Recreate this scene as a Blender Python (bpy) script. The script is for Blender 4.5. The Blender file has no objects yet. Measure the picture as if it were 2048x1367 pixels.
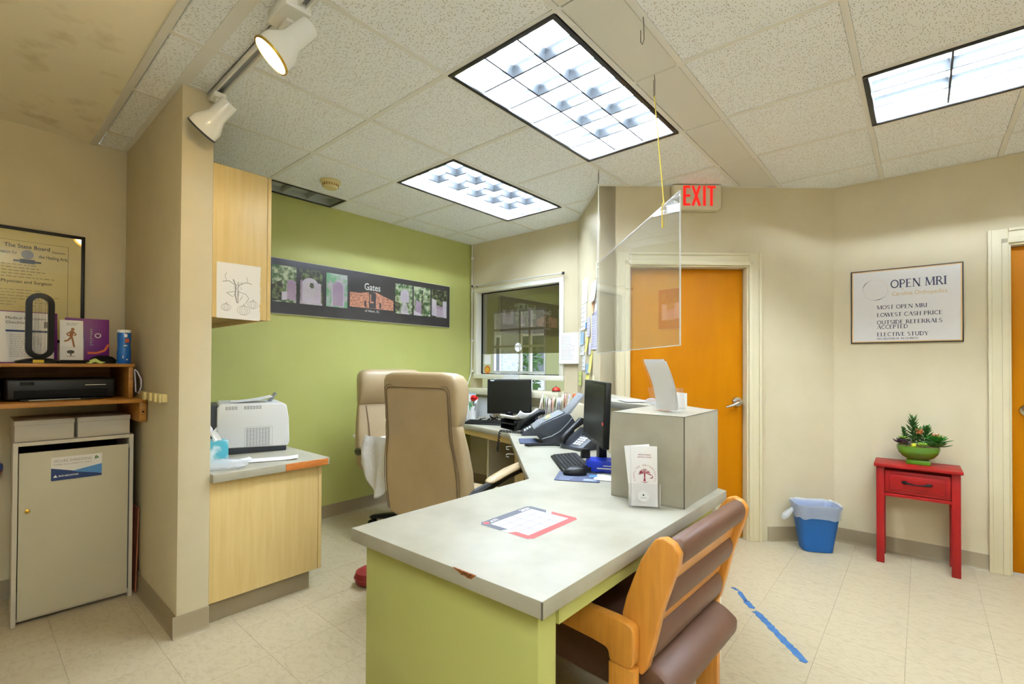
import bpy, bmesh, math, random
from mathutils import Vector, Matrix
from math import sin, cos, pi, radians
S = bpy.context.scene
COL = S.collection
random.seed(7)

# ------------------------------------------------------------------ camera
F = 952.592; CYPX = 718.832
yaw, pitch, roll = radians(40.7474), radians(0.59724), radians(0.26681)
fw = Vector((-sin(yaw)*cos(pitch), cos(yaw)*cos(pitch), sin(pitch)))
r0 = Vector((cos(yaw), sin(yaw), 0)); u0 = r0.cross(fw)
rt = cos(roll)*r0 + sin(roll)*u0; up = -sin(roll)*r0 + cos(roll)*u0
cam = bpy.data.cameras.new('camera'); camo = bpy.data.objects.new('camera', cam); COL.objects.link(camo)
camo.matrix_world = Matrix(((rt.x, up.x, -fw.x, 0), (rt.y, up.y, -fw.y, 0), (rt.z, up.z, -fw.z, 1.29), (0, 0, 0, 1)))
cam.sensor_width = 36; cam.lens = F/2048*36; cam.shift_y = (CYPX-683.5)/2048; cam.clip_start = 0.02
S.camera = camo
# ------------------------------------------------------------------ world, exposure
W = bpy.data.worlds.new('sky'); S.world = W; W.use_nodes = True
W.node_tree.nodes['Background'].inputs[0].default_value = (0.80, 0.90, 1.0, 1); W.node_tree.nodes['Background'].inputs[1].default_value = 1.6
S.view_settings.view_transform = 'Standard'; S.view_settings.look = 'None'
S.view_settings.gamma = 1; S.view_settings.use_curve_mapping = False
S.view_settings.exposure = 1.62
S.cycles.max_bounces = 10; S.cycles.diffuse_bounces = 6; S.cycles.transparent_max_bounces = 16
S.cycles.sample_clamp_indirect = 6.0
TUBE = 60.0          # brightness of the fluorescent tubes
FILL = 2.6           # brightness of the unseen flat panel added as fill light
SPOTLAMP = 60.0

# ------------------------------------------------------------------ helpers
def lin(c):
    if isinstance(c, str): c = [int(c[i:i+2], 16) for i in (0, 2, 4)]
    return tuple((x/255/12.92 if x/255 <= .04045 else ((x/255+.055)/1.055)**2.4) for x in c)
MATS = {}
def mat(name, c, rough=.5, metal=0, c2=None, scale=8, stretch=(1,1,1), lo=.35, hi=.65, detail=4, bump=0, bscale=80, bstretch=(1,1,1), spec=.5, coat=0, emit=0, alpha=1, rand=0, dist=0):
    m = bpy.data.materials.new(name); m.use_nodes = True; MATS[name] = m
    nt = m.node_tree; N = nt.nodes; L = nt.links; b = N['Principled BSDF']
    b.inputs['Base Color'].default_value = (*lin(c), 1); b.inputs['Roughness'].default_value = rough
    b.inputs['Metallic'].default_value = metal; b.inputs['Specular IOR Level'].default_value = spec
    b.inputs['Coat Weight'].default_value = coat; b.inputs['Alpha'].default_value = alpha
    if emit:
        b.inputs['Emission Color'].default_value = (*lin(c), 1); b.inputs['Emission Strength'].default_value = emit
    tc = None
    def vec(st):
        nonlocal tc
        if tc is None:
            tc = N.new('ShaderNodeTexCoord')
            out = tc.outputs['Object']
            if rand:
                oi = N.new('ShaderNodeObjectInfo'); mu = N.new('ShaderNodeMath'); mu.operation = 'MULTIPLY'; mu.inputs[1].default_value = 37
                L.new(oi.outputs['Random'], mu.inputs[0]); ad = N.new('ShaderNodeVectorMath'); L.new(out, ad.inputs[0]); L.new(mu.outputs[0], ad.inputs[1]); out = ad.outputs[0]
            tc = out
        mp = N.new('ShaderNodeMapping'); mp.inputs['Scale'].default_value = st; L.new(tc, mp.inputs['Vector']); return mp.outputs[0]
    if c2 is not None:
        n = N.new('ShaderNodeTexNoise'); n.inputs['Scale'].default_value = scale; n.inputs['Detail'].default_value = detail; n.inputs['Distortion'].default_value = dist
        L.new(vec(stretch), n.inputs['Vector'])
        rp = N.new('ShaderNodeValToRGB'); e = rp.color_ramp.elements
        e[0].position = lo; e[1].position = hi; e[0].color = (*lin(c), 1); e[1].color = (*lin(c2), 1)
        L.new(n.outputs['Fac'], rp.inputs[0]); L.new(rp.outputs[0], b.inputs['Base Color'])
    if bump:
        n2 = N.new('ShaderNodeTexNoise'); n2.inputs['Scale'].default_value = bscale; n2.inputs['Detail'].default_value = 3; L.new(vec(bstretch), n2.inputs['Vector'])
        bp = N.new('ShaderNodeBump'); bp.inputs['Strength'].default_value = bump; bp.inputs['Distance'].default_value = .004
        L.new(n2.outputs['Fac'], bp.inputs['Height']); L.new(bp.outputs[0], b.inputs['Normal'])
    return m
def glass(name, tint=(1,1,1), ior=1.49, haze=0.0, refl=1.0):
    m = bpy.data.materials.new(name); m.use_nodes = True; nt = m.node_tree; N = nt.nodes; L = nt.links
    N.remove(N['Principled BSDF']); out = N['Material Output']
    t = N.new('ShaderNodeBsdfTransparent'); t.inputs[0].default_value = (*tint, 1)
    g = N.new('ShaderNodeBsdfGlossy'); g.inputs['Roughness'].default_value = 0.0; g.inputs[0].default_value = (refl, refl, refl, 1)
    fr = N.new('ShaderNodeFresnel'); ge = N.new('ShaderNodeNewGeometry'); mi = N.new('ShaderNodeMix')   # same reflection from either side of the sheet
    mi.inputs['A'].default_value = ior; mi.inputs['B'].default_value = 1/ior; L.new(ge.outputs['Backfacing'], mi.inputs['Factor']); L.new(mi.outputs['Result'], fr.inputs[0])
    mx = N.new('ShaderNodeMixShader'); L.new(fr.outputs[0], mx.inputs[0]); L.new(t.outputs[0], mx.inputs[1]); L.new(g.outputs[0], mx.inputs[2])
    last = mx
    if haze:
        d = N.new('ShaderNodeBsdfDiffuse'); d.inputs[0].default_value = (.9, .9, .9, 1)
        m2 = N.new('ShaderNodeMixShader'); m2.inputs[0].default_value = haze; L.new(mx.outputs[0], m2.inputs[1]); L.new(d.outputs[0], m2.inputs[2]); last = m2
    L.new(last.outputs[0], out.inputs[0]); MATS[name] = m; return m

class B:
    """collects shapes into one mesh"""
    def __init__(s): s.m = bmesh.new()
    def _v(s, p): return s.m.verts.new(p)
    def box(s, x0, y0, z0, x1, y1, z1, M=None):
        v = [s._v((x, y, z)) for x in (x0, x1) for y in (y0, y1) for z in (z0, z1)]
        for f in ((0,1,3,2),(4,6,7,5),(0,4,5,1),(2,3,7,6),(0,2,6,4),(1,5,7,3)): s.m.faces.new([v[i] for i in f])
        if M is not None:
            for q in v: q.co = M @ q.co
        return s
    def prism(s, poly, a, b, axis='z', M=None):
        def P(p, h): return {'z': (p[0], p[1], h), 'y': (p[0], h, p[1]), 'x': (h, p[0], p[1])}[axis]
        lo = [s._v(P(p, a)) for p in poly]; hi = [s._v(P(p, b)) for p in poly]; n = len(poly)
        fs = [s.m.faces.new(lo[::-1]), s.m.faces.new(hi)]
        for i in range(n): fs.append(s.m.faces.new((lo[i], lo[(i+1) % n], hi[(i+1) % n], hi[i])))
        if M is not None:
            for q in lo+hi: q.co = M @ q.co
        return s
    def loft(s, rings, caps=True, M=None):
        R = [[s._v(p) for p in r] for r in rings]; n = len(R[0])
        for a, b in zip(R, R[1:]):
            for i in range(n): s.m.faces.new((a[i], a[(i+1) % n], b[(i+1) % n], b[i]))
        if caps: s.m.faces.new(R[0][::-1]); s.m.faces.new(R[-1])
        if M is not None:
            for r in R:
                for q in r: q.co = M @ q.co
        return s
    def lathe(s, prof, n=24, c=(0,0,0), M=None, caps=True):
        rings = [[(c[0]+max(r,1e-4)*cos(2*pi*i/n), c[1]+max(r,1e-4)*sin(2*pi*i/n), c[2]+z) for i in range(n)] for r, z in prof]
        return s.loft(rings, caps, M)
    def tube(s, pts, r, n=8, rr=None):
        pts = [Vector(p) for p in pts]; rings = []
        d0 = (pts[1]-pts[0]).normalized(); a = d0.orthogonal().normalized()
        for i, p in enumerate(pts):
            d = ((pts[min(i+1, len(pts)-1)]-pts[max(i-1, 0)])).normalized()
            a = (a-d*a.dot(d)).normalized(); b = d.cross(a); q = rr[i] if rr else r
            rings.append([p+a*q*cos(2*pi*k/n)+b*q*sin(2*pi*k/n) for k in range(n)])
        return s.loft(rings)
    def cyl(s, p0, p1, r, n=16, r1=None): return s.tube([p0, p1], r, n, [r, r if r1 is None else r1])
    def ball(s, c, r, n=16, k=10, M=None):
        if not hasattr(r, '__len__'): r = (r, r, r)
        rings = [[(c[0]+r[0]*sin(t)*cos(2*pi*i/n), c[1]+r[1]*sin(t)*sin(2*pi*i/n), c[2]-r[2]*cos(t)) for i in range(n)] for t in [max(.03, min(pi-.03, pi*j/k)) for j in range(k+1)]]
        return s.loft(rings, True, M)
    def face(s, pts): s.m.faces.new([s._v(p) for p in pts]); return s
    def grid(s, f, nu, nv):
        V = [[s._v(f(i/nu, j/nv)) for i in range(nu+1)] for j in range(nv+1)]
        for j in range(nv):
            for i in range(nu): s.m.faces.new((V[j][i], V[j][i+1], V[j+1][i+1], V[j+1][i]))
        return s
    def mesh(s, name, bev=0, seg=2, smooth=True, ang=35):
        bm = s.m
        bmesh.ops.recalc_face_normals(bm, faces=bm.faces)
        if bev:
            ed = [e for e in bm.edges if len(e.link_faces) == 2 and e.calc_face_angle(0) > radians(30)]
            bmesh.ops.bevel(bm, geom=ed, offset=bev, segments=seg, affect='EDGES', profile=.5, clamp_overlap=True)
        me = bpy.data.meshes.new(name); bm.to_mesh(me); bm.free()
        if smooth:
            me.polygons.foreach_set('use_smooth', [True]*len(me.polygons)); me.set_sharp_from_angle(angle=radians(ang))
        return me
def rrect(x0, y0, x1, y1, r, n=5):
    o = []
    for cx, cy, a0 in ((x1-r, y1-r, 0), (x0+r, y1-r, 90), (x0+r, y0+r, 180), (x1-r, y0+r, 270)):
        for i in range(n+1):
            a = radians(a0+90*i/n); o.append((cx+r*cos(a), cy+r*sin(a)))
    return o
def sring(cx, cy, rx, ry, z, e=3, n=28):
    o = []
    for i in range(n):
        t = 2*pi*i/n; c, q = cos(t), sin(t)
        o.append((cx+rx*math.copysign(abs(c)**(2/e), c), cy+ry*math.copysign(abs(q)**(2/e), q), z))
    return o
def _mat(m): return MATS[m] if isinstance(m, str) else m
def obj(name, b, m, parent=None, loc=None, rz=0, bev=0, seg=2, smooth=True, ang=35, **props):
    me = b.mesh(name, bev, seg, smooth, ang) if isinstance(b, B) else b
    if m is not None and len(me.materials) == 0: me.materials.append(_mat(m))
    o = bpy.data.objects.new(name, me); COL.objects.link(o)
    if parent: o.parent = parent
    if loc: o.location = loc
    if rz: o.rotation_euler = (0, 0, rz)
    for k, v in props.items(): o[k] = v
    return o
def inst(name, me, parent=None, loc=(0,0,0), rz=0):
    o = bpy.data.objects.new(name, me); COL.objects.link(o); o.location = loc; o.rotation_euler = (0, 0, rz)
    if parent: o.parent = parent
    return o
def tag(o, label, cat, group=None):
    o['label'] = label; o['category'] = cat
    if group: o['group'] = group
    return o
def thing(name, label, cat, loc=(0,0,0), rz=0, group=None, rot=None):
    o = bpy.data.objects.new(name, None); COL.objects.link(o); o.location = loc
    o.rotation_euler = rot if rot else (0, 0, rz); o.empty_display_size = .05
    return tag(o, label, cat, group)
def struct(name, b, m, parent=None, **k):
    o = obj(name, b, m, parent, **k)
    if parent is None: o['kind'] = 'structure'
    return o
def sgroup(name, loc=(0,0,0), rz=0):
    o = bpy.data.objects.new(name, None); COL.objects.link(o); o.location = loc; o.rotation_euler = (0,0,rz); o['kind'] = 'structure'; return o
def copy_thing(root, loc, rz, label, group=None):
    r = root.copy(); COL.objects.link(r); r.location = loc; r.rotation_euler = (0,0,rz); r['label'] = label
    if group: r['group'] = group
    for ch in list(root.children):
        c = ch.copy(); COL.objects.link(c); c.parent = r
        for g in list(ch.children):
            d = g.copy(); COL.objects.link(d); d.parent = c
    return r
# -------- lettering: flat text meshes standing in the local x-z plane, front facing -y
def text_verts(s, size, bold=0, shear=0, sp=1):
    cu = bpy.data.curves.new('t', 'FONT'); cu.body = s; cu.size = size; cu.offset = bold*size; cu.shear = shear; cu.space_character = sp; cu.resolution_u = 3
    o = bpy.data.objects.new('t', cu); COL.objects.link(o)
    bpy.context.view_layer.update(); dg = bpy.context.evaluated_depsgraph_get()
    me = bpy.data.meshes.new_from_object(o.evaluated_get(dg)); bpy.data.objects.remove(o); bpy.data.curves.remove(cu)
    V = [v.co.copy() for v in me.vertices]; Fc = [tuple(p.vertices) for p in me.polygons]; bpy.data.meshes.remove(me); return V, Fc
# a stroke alphabet with serifs: thick and thin strokes on a unit cap height
_A = lambda cx, cy, rx, ry, a0, a1, n=14: [(cx+rx*cos(radians(a0+(a1-a0)*i/n)), cy+ry*sin(radians(a0+(a1-a0)*i/n))) for i in range(n+1)]
SER = {'A': (.78, [([(.06,0),(.38,1)], .06), ([(.4,1),(.7,0)], .15), ([(.2,.36),(.56,.36)], .06)]),
 'B': (.66, [([(.14,0),(.14,1)], .15), ([(.14,.97)]+_A(.32,.75,.2,.22,90,-90)+[(.14,.53)], .1), ([(.14,.51)]+_A(.34,.27,.24,.24,90,-90)+[(.14,.03)], .1)]),
 'C': (.76, [(_A(.44,.5,.34,.47,50,310), .12)]), 'D': (.8, [([(.14,0),(.14,1)], .15), ([(.14,.97),(.3,.97)]+_A(.32,.5,.36,.47,90,-90)+[(.14,.03)], .11)]),
 'E': (.64, [([(.14,0),(.14,1)], .15), ([(.14,.97),(.54,.97)], .07), ([(.14,.52),(.46,.52)], .07), ([(.14,.03),(.56,.03)], .07)]),
 'F': (.6, [([(.14,0),(.14,1)], .15), ([(.14,.97),(.52,.97)], .07), ([(.14,.52),(.44,.52)], .07)]),
 'G': (.8, [(_A(.44,.5,.34,.47,50,310), .12), ([(.66,.45),(.66,.1)], .14)]), 'H': (.82, [([(.14,0),(.14,1)], .15), ([(.66,0),(.66,1)], .15), ([(.14,.52),(.66,.52)], .07)]),
 'I': (.34, [([(.17,0),(.17,1)], .15)]), 'L': (.6, [([(.14,0),(.14,1)], .15), ([(.14,.03),(.54,.03)], .07)]),
 'M': (.98, [([(.12,0),(.14,1)], .07), ([(.16,1),(.46,.05)], .14), ([(.46,.05),(.8,1)], .06), ([(.82,1),(.84,0)], .15)]),
 'N': (.84, [([(.13,0),(.13,1)], .07), ([(.15,1),(.69,0)], .15), ([(.7,0),(.7,1)], .07)]), 'O': (.86, [(_A(.43,.5,.35,.47,0,360,22), .12)]),
 'P': (.64, [([(.14,0),(.14,1)], .15), ([(.14,.97)]+_A(.32,.72,.22,.25,90,-90)+[(.14,.47)], .1)]),
 'Q': (.86, [(_A(.43,.5,.35,.47,0,360,22), .12), ([(.48,.2),(.78,-.16)], .12)]),
 'R': (.72, [([(.14,0),(.14,1)], .15), ([(.14,.97)]+_A(.32,.74,.2,.23,90,-90)+[(.14,.51)], .1), ([(.36,.5),(.66,0)], .14)]),
 'S': (.58, [(_A(.29,.73,.19,.24,40,250,12)+_A(.29,.26,.2,.24,80,-140,12), .11)]), 'T': (.68, [([(.34,0),(.34,1)], .15), ([(.06,.97),(.62,.97)], .07)]),
 'U': (.8, [([(.14,1),(.14,.34)]+_A(.4,.3,.26,.28,180,360)+[(.66,1)], .12)]), 'V': (.76, [([(.08,1),(.38,0)], .15), ([(.38,0),(.68,1)], .06)]),
 'X': (.74, [([(.1,1),(.64,0)], .15), ([(.1,0),(.62,1)], .06)]), 'Y': (.72, [([(.08,1),(.36,.48),(.36,0)], .14), ([(.36,.48),(.66,1)], .06)]),
 'W': (1.05, [([(.06,1),(.3,0)], .15), ([(.3,0),(.52,1)], .06), ([(.52,1),(.76,0)], .15), ([(.76,0),(.98,1)], .06)]),
 '(': (.3, [(_A(.36,.5,.24,.62,115,245), .08)]), ')': (.3, [(_A(-.06,.5,.24,.62,65,-65), .08)]), ',': (.25, [([(.12,.08),(.06,-.18)], .1)]), ' ': (.36, [])}
def serif_verts(s, size, sp=1):
    V, Fc = [], []; x = 0
    def quad(a, b, w):
        a, b = Vector(a), Vector(b); d = (b-a)
        if d.length < 1e-6: return
        d.normalize(); n = Vector((-d.y, d.x))*w/2; e = d*w*.12; i = len(V)
        for p in (a-e+n, a-e-n, b+e-n, b+e+n): V.append(Vector(((x+p.x)*size, p.y*size, 0)))
        Fc.append((i, i+1, i+2, i+3))
    for ch in s:
        w, st = SER.get(ch.upper(), SER[' '])
        for pts, t in st:
            for a, b in zip(pts, pts[1:]): quad(a, b, t)
            for p, q in ((pts[0], pts[1]), (pts[-1], pts[-2])):
                if abs(p[1]-q[1]) > .4 and p[1] in (0, 1): quad((p[0]-t/2-.08, abs(p[1]-.025)), (p[0]+t/2+.08, abs(p[1]-.025)), .05)
        x += w*sp
    return V, Fc
def put_text(b, s, size, x, z, y=0, align='l', serif=False, width=None, M=None, **k):
    V, Fc = serif_verts(s, size, k.get('sp', 1)) if serif else text_verts(s, size, **k)
    if not V: return b
    x0 = min(v.x for v in V); x1 = max(v.x for v in V); sc = 1 if not width else width/(x1-x0)
    off = {'l': 0, 'c': -(x1-x0)*sc/2, 'r': -(x1-x0)*sc}[align]
    vs = []
    for v in V:
        p = Vector((x+off+(v.x-x0)*sc, y, z+v.y)); vs.append(b.m.verts.new(M @ p if M is not None else p))
    for f in Fc:
        try: b.m.faces.new([vs[i] for i in f])
        except ValueError: pass
    return b
def lettering(parent, m, lines, name='lettering'):
    b = B()
    for l in lines: put_text(b, *l[:5], **(l[5] if len(l) > 5 else {}))
    return obj(name, b, m, parent, smooth=False)
def text_lines(parent, m, x0, x1, z0, z1, n, y, seed=1, name='printed_lines', h=.45):
    """rows of small print too small to read, as thin flat dashes"""
    R = random.Random(seed); b = B(); dz = (z1-z0)/n
    for i in range(n):
        x = x0; z = z1-dz*(i+.5); end = x0+(x1-x0)*R.uniform(.55, 1)
        while x < end:
            w = R.uniform(.006, .02)*max(.4, (x1-x0)/.18); b.box(x, y-.0002, z-dz*h/2, min(x+w, x1), y, z+dz*h/2); x += w+dz*.35
    return obj(name, b, m, parent, smooth=False)
# ------------------------------------------------------------------ materials
mat('wall_tan', 'd2c6a8', .55, c2='ccc0a0', scale=3, bump=.06, bscale=180, spec=.3)
mat('wall_green', 'b4b66c', .5, c2='afb164', scale=2, bump=.06, bscale=180, spec=.35)
mat('wall_stain_ceiling', 'efe7d0', .75, c2='cfc3a2', scale=7, lo=.56, hi=.8, detail=8, spec=.2)
mat('trim_cream', 'd9cfae', .4, spec=.4); mat('trim_white', 'e6e4d6', .4); mat('base_taupe', '8f8064', .45, spec=.4)
mat('floor_tile', 'b8ab8e', .4, c2='a6997c', scale=30, stretch=(1, 1.7, 1), lo=.46, hi=.78, detail=8, dist=.8, rand=1, spec=.4)
mat('floor_gap', '6d6350', .8)
mat('grid_white', 'e6e5e0', .45)
mat('panel_smooth', 'dedcd4', .6)
mat('black_trim', '17140f', .4); mat('louver', '2c2f31', .35, spec=.4); mat('reflector', 'f5f5f5', .4)
mat('louver_dull', 'b4bab4', .3, metal=.3)
mat('tube_lit', 'dfeeff', .5, emit=TUBE); mat('fill_lit', 'dfeeff', .5, emit=FILL); mat('fill_up', 'dfeeff', .5, emit=50); mat('fill_down', 'dfeeff', .5, emit=7); mat('tube_off', 'd8d8d0', .4)  # flat panel, up and down emitters serve only the added fill lights
mat('lamp_warm', 'ffd890', .5, emit=SPOTLAMP)
mat('white_gloss', 'efeee8', .18, coat=.4); mat('white_plastic', 'e9eaec', .35); mat('white_paper', 'f1f0f0', .7)
mat('orange_door', 'b37000', .5, c2='ab6800', scale=1.5, stretch=(4, 4, .6), spec=.1)
mat('chrome', 'c9c9c9', .22, metal=1); mat('brass', 'c9a94a', .3, metal=1); mat('steel_dark', '55565a', .35, metal=.8)
mat('laminate', 'aeaa9a', .4, c2='9f9a88', scale=6, detail=7, lo=.35, hi=.7, spec=.4)
mat('laminate_seam', '5c584c', .6); mat('chipboard', '9a5a1c', .8, c2='5a3210', scale=120)
mat('maple', 'ddc286', .42, c2='d6b97b', scale=5, stretch=(9, 9, .5), detail=6, dist=.6)
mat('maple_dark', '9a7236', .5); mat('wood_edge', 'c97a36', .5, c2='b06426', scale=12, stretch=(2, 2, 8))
mat('oak', 'd6933c', .35, c2='c98634', scale=6, stretch=(10, 10, .8), detail=6, dist=.4, coat=.2)
mat('shelf_oak', 'a9742a', .5, c2='8f5c1c', scale=7, stretch=(8, .8, 8), detail=5)
mat('leather_brown', '664736', .45, bump=.15, bscale=350, spec=.5); mat('leather_tan', 'ab9674', .42, c2='a28d6b', scale=4, bump=.12, bscale=300)
mat('leather_seam', '6e5636', .6)
mat('black_plastic', '0d0d0e', .4, spec=.3); mat('black_matte', '090909', .7, spec=.2); mat('charcoal', '34373d', .45, spec=.35); mat('grey_plastic', '8d9094', .4)
mat('screen_off', '0b0c05', .25, spec=.25); mat('key_black', '121315', .55, spec=.3)
mat('red_paint', '920d0d', .42, c2='850a0a', scale=3, spec=.3); mat('red_dark', '7d1416', .5); mat('iron_black', '1d1210', .5, metal=.4)
mat('bin_blue', '1c5797', .45, spec=.3); mat('green_glaze', '4d7a12', .12, coat=.6); mat('leaf_green', '3a6a22', .5, c2='27521a', scale=30); mat('leaf_light', '86a83c', .5); mat('leaf_purple', '4f3d48', .5, c2='372a36', scale=30); mat('leaf_bright', '3c8a2a', .45, c2='2c6b22', scale=25); mat('flower_orange', 'b0622a', .6); mat('leaf_yellow', 'b9bd22', .5)
mat('exit_red', 'd4140e', .5, emit=.35); mat('exit_body', 'd6cdb0', .5)
mat('ink_navy', '22264a', .6); mat('ink_gold', 'c7a66a', .6); mat('ink_black', '2a2622', .7); mat('ink_grey', '8b8a8c', .7); mat('ink_lightgrey', 'd0cdc8', .7); mat('ink_red', '9c2b45', .6); mat('ink_white', 'f4f4f4', .6)
mat('sign_white', 'dfdcda', .5); mat('sign_gold', 'd9b27a', .5); mat('poster_black', '2b2727', .3, c2='343031', scale=4)
mat('string_yellow', 'dcc048', .7); mat('string_white', 'e5dfc4', .7); mat('wire', '5b564c', .4, metal=.8)
mat('tape_blue', '2f5f94', .6, c2='3e70a4', scale=30)
mat('parchment', 'd8c98d', .6, c2='d0c083', scale=3); mat('frame_black', '100c09', .4, spec=.3)
mat('cabinet_beige', 'bdb69f', .45, c2='b8b19a', scale=2); mat('cabinet_edge', 'c4bdae', .5); mat('box_grey', 'b9b2a4', .6)
mat('label_blue', '1c3f83', .5); mat('label_light', '4c86c4', .5); mat('label_navy', '16306a', .5)
mat('purple', '6b1478', .4); mat('purple_dark', '55234f', .5); mat('can_blue', '1361b8', .3, coat=.3); mat('orange', 'd25b1e', .5); mat('ink_brown', 'a06a3c', .6); mat('yellow', 'c9a92a', .6)
mat('red', 'd02020', .5); mat('rose_red', 'e01313', .6); mat('rose_green', '1f9440', .6); mat('bell_red', 'b3301f', .3, metal=.3); mat('cream_plastic', 'd9c98e', .5)
mat('beige_white', 'e2dac0', .5); mat('blue_pack', '1d3bc0', .3); mat('pad_navy', '40475f', .6); mat('pad_light', 'b9c3dc', .6); mat('cal_grey', '55565f', .6); mat('cal_red', 'd9504c', .6); mat('cal_white', 'cfcfd2', .6); mat('cal_line', '8a8a92', .6)
mat('towel', 'd9d8d4', .9, c2='cfcdc8', scale=90, bump=.6, bscale=260); mat('tissue_box', '4aa6b8', .5, c2='cfe3e8', scale=14, lo=.45, hi=.6); mat('sticky_yellow', 'e8e07a', .7); mat('sticky_green', 'c9d67a', .7); mat('paper_blue', '9dbad2', .7); mat('paper_pink', 'e6a9a0', .7); mat('paper_orange', 'e8b48a', .7); mat('paper_lilac', 'cfcbe2', .7); mat('folder_cream', 'e4dcb8', .7); mat('folder_green', 'b9c795', .7)
mat('cardboard', '9b5b3c', .8); mat('bag_white', 'e8ecf2', .3, alpha=.36); mat('lobby_tan', '8a7845', .6); mat('lobby_pale', 'c9cda0', .6); mat('alu', 'd8dadb', .35, metal=.3); mat('brick_out', 'b9bcc4', .8, c2='8f939c', scale=14, stretch=(.4, 1, 3)); mat('foliage_out', '55743f', .7, c2='3c5a34', scale=12); mat('ground_out', 'a9a79c', .8); mat('blind', 'dfe2ea', .6)
mat('photo_foliage', '3c5a2c', .5, c2='c8d2b4', scale=26, lo=.42, hi=.62, detail=8, rand=1); mat('photo_dark', '2e2a1f', .5, c2='8a9a66', scale=34, lo=.45, hi=.72, detail=8, rand=1); mat('photo_mint', '79b08a', .5, c2='d9d0e0', scale=18, lo=.4, hi=.66, detail=8); mat('photo_brick', 'e6a68a', .5, c2='6a3a30', scale=40, stretch=(1, 1, 2), lo=.4, hi=.75, detail=8); mat('photo_white', 'dcd6e2', .5, c2='cfc4d8', scale=9); mat('photo_lilac', 'b9a3bd', .5, c2='a58fae', scale=9); mat('photo_path', 'b6adb8', .5, c2='d6d0da', scale=20); mat('photo_gloom', '3a3436', .5)
glass('plexi', (.97, .97, .96), 1.49, .035); glass('plexi_edge', (.8, .8, .8), 1.4, .75); glass('clear', (1, 1, 1), 1.45); glass('clear_acrylic', (.97, .97, .98), 1.49, .05)
glass('tinted_pane', (.15, .125, .075), 2.3); glass('store_pane', (.9, .93, .93), 1.3)
# ceiling tile: mineral fibre with short dark fissures
def tile_material():
    m = bpy.data.materials.new('ceiling_tile'); m.use_nodes = True; MATS['ceiling_tile'] = m; nt = m.node_tree; N = nt.nodes; L = nt.links; b = N['Principled BSDF']
    b.inputs['Roughness'].default_value = .85; b.inputs['Specular IOR Level'].default_value = .15
    tc = N.new('ShaderNodeTexCoord'); oi = N.new('ShaderNodeObjectInfo'); mu = N.new('ShaderNodeMath'); mu.operation = 'MULTIPLY'; mu.inputs[1].default_value = 53
    L.new(oi.outputs['Random'], mu.inputs[0]); ad = N.new('ShaderNodeVectorMath'); L.new(tc.outputs['Object'], ad.inputs[0]); L.new(mu.outputs[0], ad.inputs[1])
    cut = []
    for k, (rotz, sc) in enumerate(((.5, 95), (1.7, 120), (2.6, 105))):
        mp = N.new('ShaderNodeMapping'); mp.inputs['Rotation'].default_value = (0, 0, rotz); mp.inputs['Scale'].default_value = (1, .42, .01); L.new(ad.outputs[0], mp.inputs[0])
        v = N.new('ShaderNodeTexVoronoi'); v.voronoi_dimensions = '2D'; v.inputs['Scale'].default_value = sc*1.05; L.new(mp.outputs[0], v.inputs['Vector'])
        wn = N.new('ShaderNodeMath'); wn.operation = 'LESS_THAN'; wn.inputs[1].default_value = .15; L.new(v.outputs['Distance'], wn.inputs[0])
        sx = N.new('ShaderNodeSeparateColor'); L.new(v.outputs['Color'], sx.inputs[0]); g = N.new('ShaderNodeMath'); g.operation = 'GREATER_THAN'; g.inputs[1].default_value = .66; L.new(sx.outputs[0], g.inputs[0])
        a = N.new('ShaderNodeMath'); a.operation = 'MULTIPLY'; L.new(wn.outputs[0], a.inputs[0]); L.new(g.outputs[0], a.inputs[1]); cut.append(a)
    mx = cut[0]
    for c in cut[1:]:
        q = N.new('ShaderNodeMath'); q.operation = 'MAXIMUM'; L.new(mx.outputs[0], q.inputs[0]); L.new(c.outputs[0], q.inputs[1]); mx = q
    mix = N.new('ShaderNodeMix'); mix.data_type = 'RGBA'; mix.inputs['A'].default_value = (*lin('f2f5f8'), 1); mix.inputs['B'].default_value = (*lin('b3ada2'), 1)
    L.new(mx.outputs[0], mix.inputs['Factor']); L.new(mix.outputs['Result'], b.inputs['Base Color'])
tile_material()
# ================================================================== STRUCTURE
ZC = 2.615
P0 = Vector((-2.401, 3.71)); P1 = Vector((-1.803, 3.081)); P2 = Vector((-.499, 4.249))
dA = (P1-P0).normalized(); dD = (P2-P1).normalized()
rzA = math.atan2(dA.y, dA.x); rzD = math.atan2(dD.y, dD.x); LD = (P2-P1).length; LA = (P1-P0).length
P3 = Vector((2.3, 4.316)); dS = (P3-P2).normalized(); rzS = math.atan2(dS.y, dS.x); LS = (P3-P2).length
ROOM = [(-3.8, -2.6), (2.2, -2.6), (2.2, 4.31), tuple(P2), tuple(P1), tuple(P0), (-3.8, 3.71)]
def inside(x, y, poly=ROOM):
    c = False; n = len(poly)
    for i in range(n):
        (x1, y1), (x2, y2) = poly[i], poly[(i+1) % n]
        if (y1 > y) != (y2 > y) and x < (x2-x1)*(y-y1)/(y2-y1)+x1: c = not c
    return c
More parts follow.
